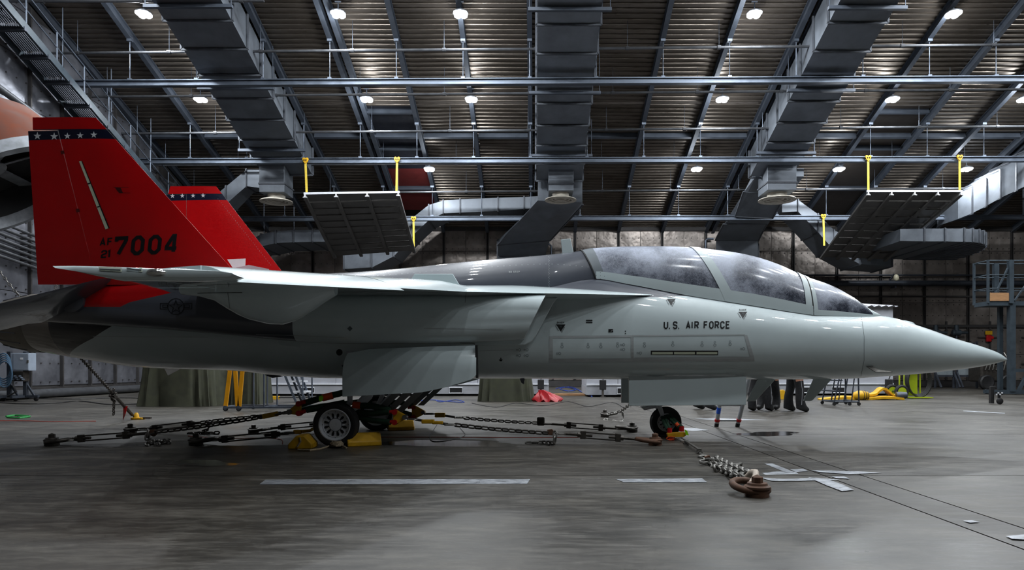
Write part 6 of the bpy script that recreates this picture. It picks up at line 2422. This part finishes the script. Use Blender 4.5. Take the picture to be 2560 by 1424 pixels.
MB().tube([on_wall(1960, 688) + V((0, -.1, 0)), on_wall(2600, 688) + V((0, -.1, 0))], .045, 8).build('pipe', M['galv_dark'], t, 50)
t = thing('bulkhead_lamp', 'small pale jelly-jar lamp on the back wall conduit', 'lamp', on_wall(2232, 697))
MB().lathe([(0, .06), (.08, .12), (.22, .14), (.32, .08), (.34, 0)], on_wall(2232, 690) + V((0, -.3, .05)), (.1, 0, -1), 14).build('globe', mat('old_globe', srgb(190, 184, 160), .4), t, 40)
MB().bar(on_wall(2228, 690) + V((0, -.3, .08)), on_wall(2220, 706) + V((0, .0, 0)), .06).build('arm', M['galv_dark'], t)
t = thing('wall_pipe', 'white down pipe with an elbow on the back wall above the canopy', 'pipe', on_wall(1378, 625))
MB().tube([on_wall(1362, 612) + V((0, -.15, 0)), on_wall(1374, 612) + V((0, -.15, 0)), on_wall(1378, 616) + V((0, -.15, 0)), on_wall(1378, 760) + V((0, -.15, 0))], .05, 8).build('pipe', M['galv'], t, 50)
t = thing('wall_pipe', 'down pipe with an elbow beside the dark duct above the front canopy', 'pipe', on_wall(1762, 625))
MB().tube([on_wall(1782, 598) + V((0, -.15, 0)), on_wall(1767, 598) + V((0, -.15, 0)), on_wall(1762, 602) + V((0, -.15, 0)), on_wall(1762, 760) + V((0, -.15, 0))], .06, 8).build('pipe', M['galv'], t, 50)
# benches and machine at the wall foot
for k, (pa, pb) in enumerate(((2338, 2384), (2392, 2442))):
    a, b_ = P(pa, 990, 33.5), P(pb, 990, 33.5)
    t = thing('parts_rack', ('glazed steel rack at the foot of the back wall, next to the hose cart', 'glazed steel rack at the foot of the back wall, nearer the platform')[k], 'rack', (a.x, a.y, 0))
    cx_, wd_ = (a.x + b_.x) / 2, b_.x - a.x
    for x in (a.x, b_.x):
        MB().bar((x, a.y, 0), (x, a.y, 2.3), .08).build('post', M['galv_dark'], t)
        MB().bar((x, a.y - .5, .05), (x, a.y, .8), .07).build('brace', M['galv_dark'], t)
    MB().box((cx_, a.y, 1.4), (wd_ - .12, .03, 1.5)).build('pane', mat('dull_pane', srgb(120, 128, 132), .3), t)
    for z in (.6, 2.2):
        MB().bar((a.x, a.y, z), (b_.x, a.y, z), .08).build('rail', M['galv_dark'], t)
g = P(2492, 960, 31.5)
t = thing('parked_forklift', 'dark machine parked against the back wall below the nose tip', 'machine', (g.x, g.y, 0))
MB().box((g.x, g.y + .6, .75), (1.3, 1.0, .8)).build('body', M['steel_dark'], t, None, .08)
MB().box((g.x + .1, g.y + .6, 1.5), (.8, .8, .7)).build('engine_cover', M['black'], t, None, .1)
for x in (-.45, .5):
    MB().lathe([(-.1, .2), (-.12, .28), (-.08, .34), (.08, .34), (.12, .28), (.1, .2)], (g.x + x, g.y + .05, .34), (0, 1, 0), 20).build('wheel', M['black'], t, 40)
for k in range(7):
    x = g.x - .5 + k * .17
    MB().tube([(x, g.y + .05, .9), (x + .1, g.y - .02, 1.3 + .1 * (k % 3)), (x + .05, g.y + .1, 1.7)], .03, 6).build('hose', M['steel'], t, 50)

# left: electrical cabinet on a wheeled stand
D = 20.2
t = thing('power_cabinet', 'grey electrical cabinet on a wheeled stand at the left edge', 'cabinet', G(40, 1003))
a, b_ = P(28, 882, D), P(74, 926, D)
y = D - D0
MB().box(((a.x + b_.x) / 2, y + .12, (a.z + b_.z) / 2), (b_.x - a.x, .3, a.z - b_.z)).build('cabinet', M['box_grey'], t, None, .01)
MB().box(((a.x + b_.x) / 2 + .04, y - .035, (a.z + b_.z) / 2), (b_.x - a.x - .1, .02, a.z - b_.z - .04)).build('door', M['box_grey'], t, None, .006)
MB().box((P(57, 895, D).x, y - .05, P(57, 896, D).z), (.08, .008, .06)).build('label_plate', M['paper'], t)
MB().box((b_.x - .02, y - .05, P(57, 903, D).z), (.04, .03, .08)).build('latch', M['steel'], t)
for px in (11, 52):
    p = P(px, 990, D)
    MB().bar((p.x, y + .2, .14), (p.x, y + .2, P(10, 878, D).z), .1).build('column', M['galv_dark'], t)
    MB().bar((p.x - .02, y - .35, .14), (p.x - .02, y + .75, .14), .07).build('foot_bar', M['galv_dark'], t)
    MB().bar((p.x, y + .2, .55), (p.x + .25, y + .2, .16), .05).build('brace', M['galv_dark'], t)
MB().bar((P(-5, 990, D).x, y + .2, .14), (P(84, 990, D).x, y + .2, .14), .07).build('base_bar', M['galv_dark'], t)
for px in (-4, 26, 78):
    MB().lathe([(-.03, .05), (-.02, .065), (.02, .065), (.03, .05)], (P(px, 990, D).x, y + .2, .067), (0, 1, 0), 16).build('caster', M['black'], t, 40)
MB().box((P(44, 935, D).x, y + .1, P(44, 940, D).z), (.36, .25, .3)).build('terminal_box', M['steel_dark'], t)
for k in range(9):
    x = P(30 + k * 4, 945, D).x
    MB().lathe([(0, .025), (.05, .03), (.1, .02)], (x, y - .03, P(40, 940 + (k % 3) * 4, D).z), (0, -1, 0), 8).build('plug', M['galv'], t, 40)
cb_ = mat('cable_steel_blue', srgb(64, 92, 116), .6)
for k in range(5):
    c = P(14 + k * 2, 915 + k * 5, D)
    MB().tube([c + V((.22 * math.cos(2 * PI * q / 20), -.08 - .02 * k, .38 * math.sin(2 * PI * q / 20))) for q in range(20)], .02, 6, True).build('cable_coil', cb_, t, 50)
MB().tube([P(36, 945, D) + V((0, -.05, 0)), P(40, 965, D) + V((0, -.1, 0)), P(48, 978, D) + V((0, -.1, 0)), P(25, 990, D) + V((0, -.1, 0))], .025, 6).build('cable', M['cable'], t, 50)

# pipes along the left wall
for k in range(7):
    ya, yb = 1.0 + .0 * k, 0
    z = 4.05 + .17 * k
    t = thing('side_wall_pipe', 'steel pipe in the bank on the left wall, %s from the floor' % ORD[k], 'pipe', (XL + .25, 16., z))
    t['group'] = 'pipe bank on the left wall'
    MB().tube([(XL + .3, 9.0, z + .5), (XL + .3, 13.0, z + .1), (XL + .3, 25.5, z - .9)], .05, 8).build('pipe', M['pipe'], t, 50)
    for y in (12., 16., 20., 24.):
        zz = z + .5 - (y - 9) * .1 if y < 13 else z + .1 - (y - 13) * .08
        MB().box((XL + .2, y, zz), (.3, .06, .05)).build('bracket', M['stud'], t)
t = thing('side_wall_pipe', 'thick pipe along the foot of the left wall', 'pipe', (XL + .5, 16., .15))
MB().tube([(XL + .3, 2.0, .16), (XL + .3, 25.5, .16)], .14, 12).build('pipe', M['pipe'], t, 50)
for y in (6., 12., 18., 24.):
    MB().box((XL + .3, y, .02), (.4, .12, .04)).build('saddle', M['stud'], t)
t = thing('side_wall_pipe', 'thick pipe high on the left wall beside the catwalk', 'pipe', (XL + .4, 14., 9.))
MB().tube([(XL + .35, 6.0, 10.2), (XL + .35, 13.0, 9.0), (XL + .35, 20, 8.6)], .11, 10).build('pipe', M['pipe'], t, 50)
for y, z in ((9.5, 9.6), (13, 9.0), (17, 8.77)):
    MB().box((XL + .2, y, z - .12), (.4, .08, .06)).build('bracket', M['stud'], t)
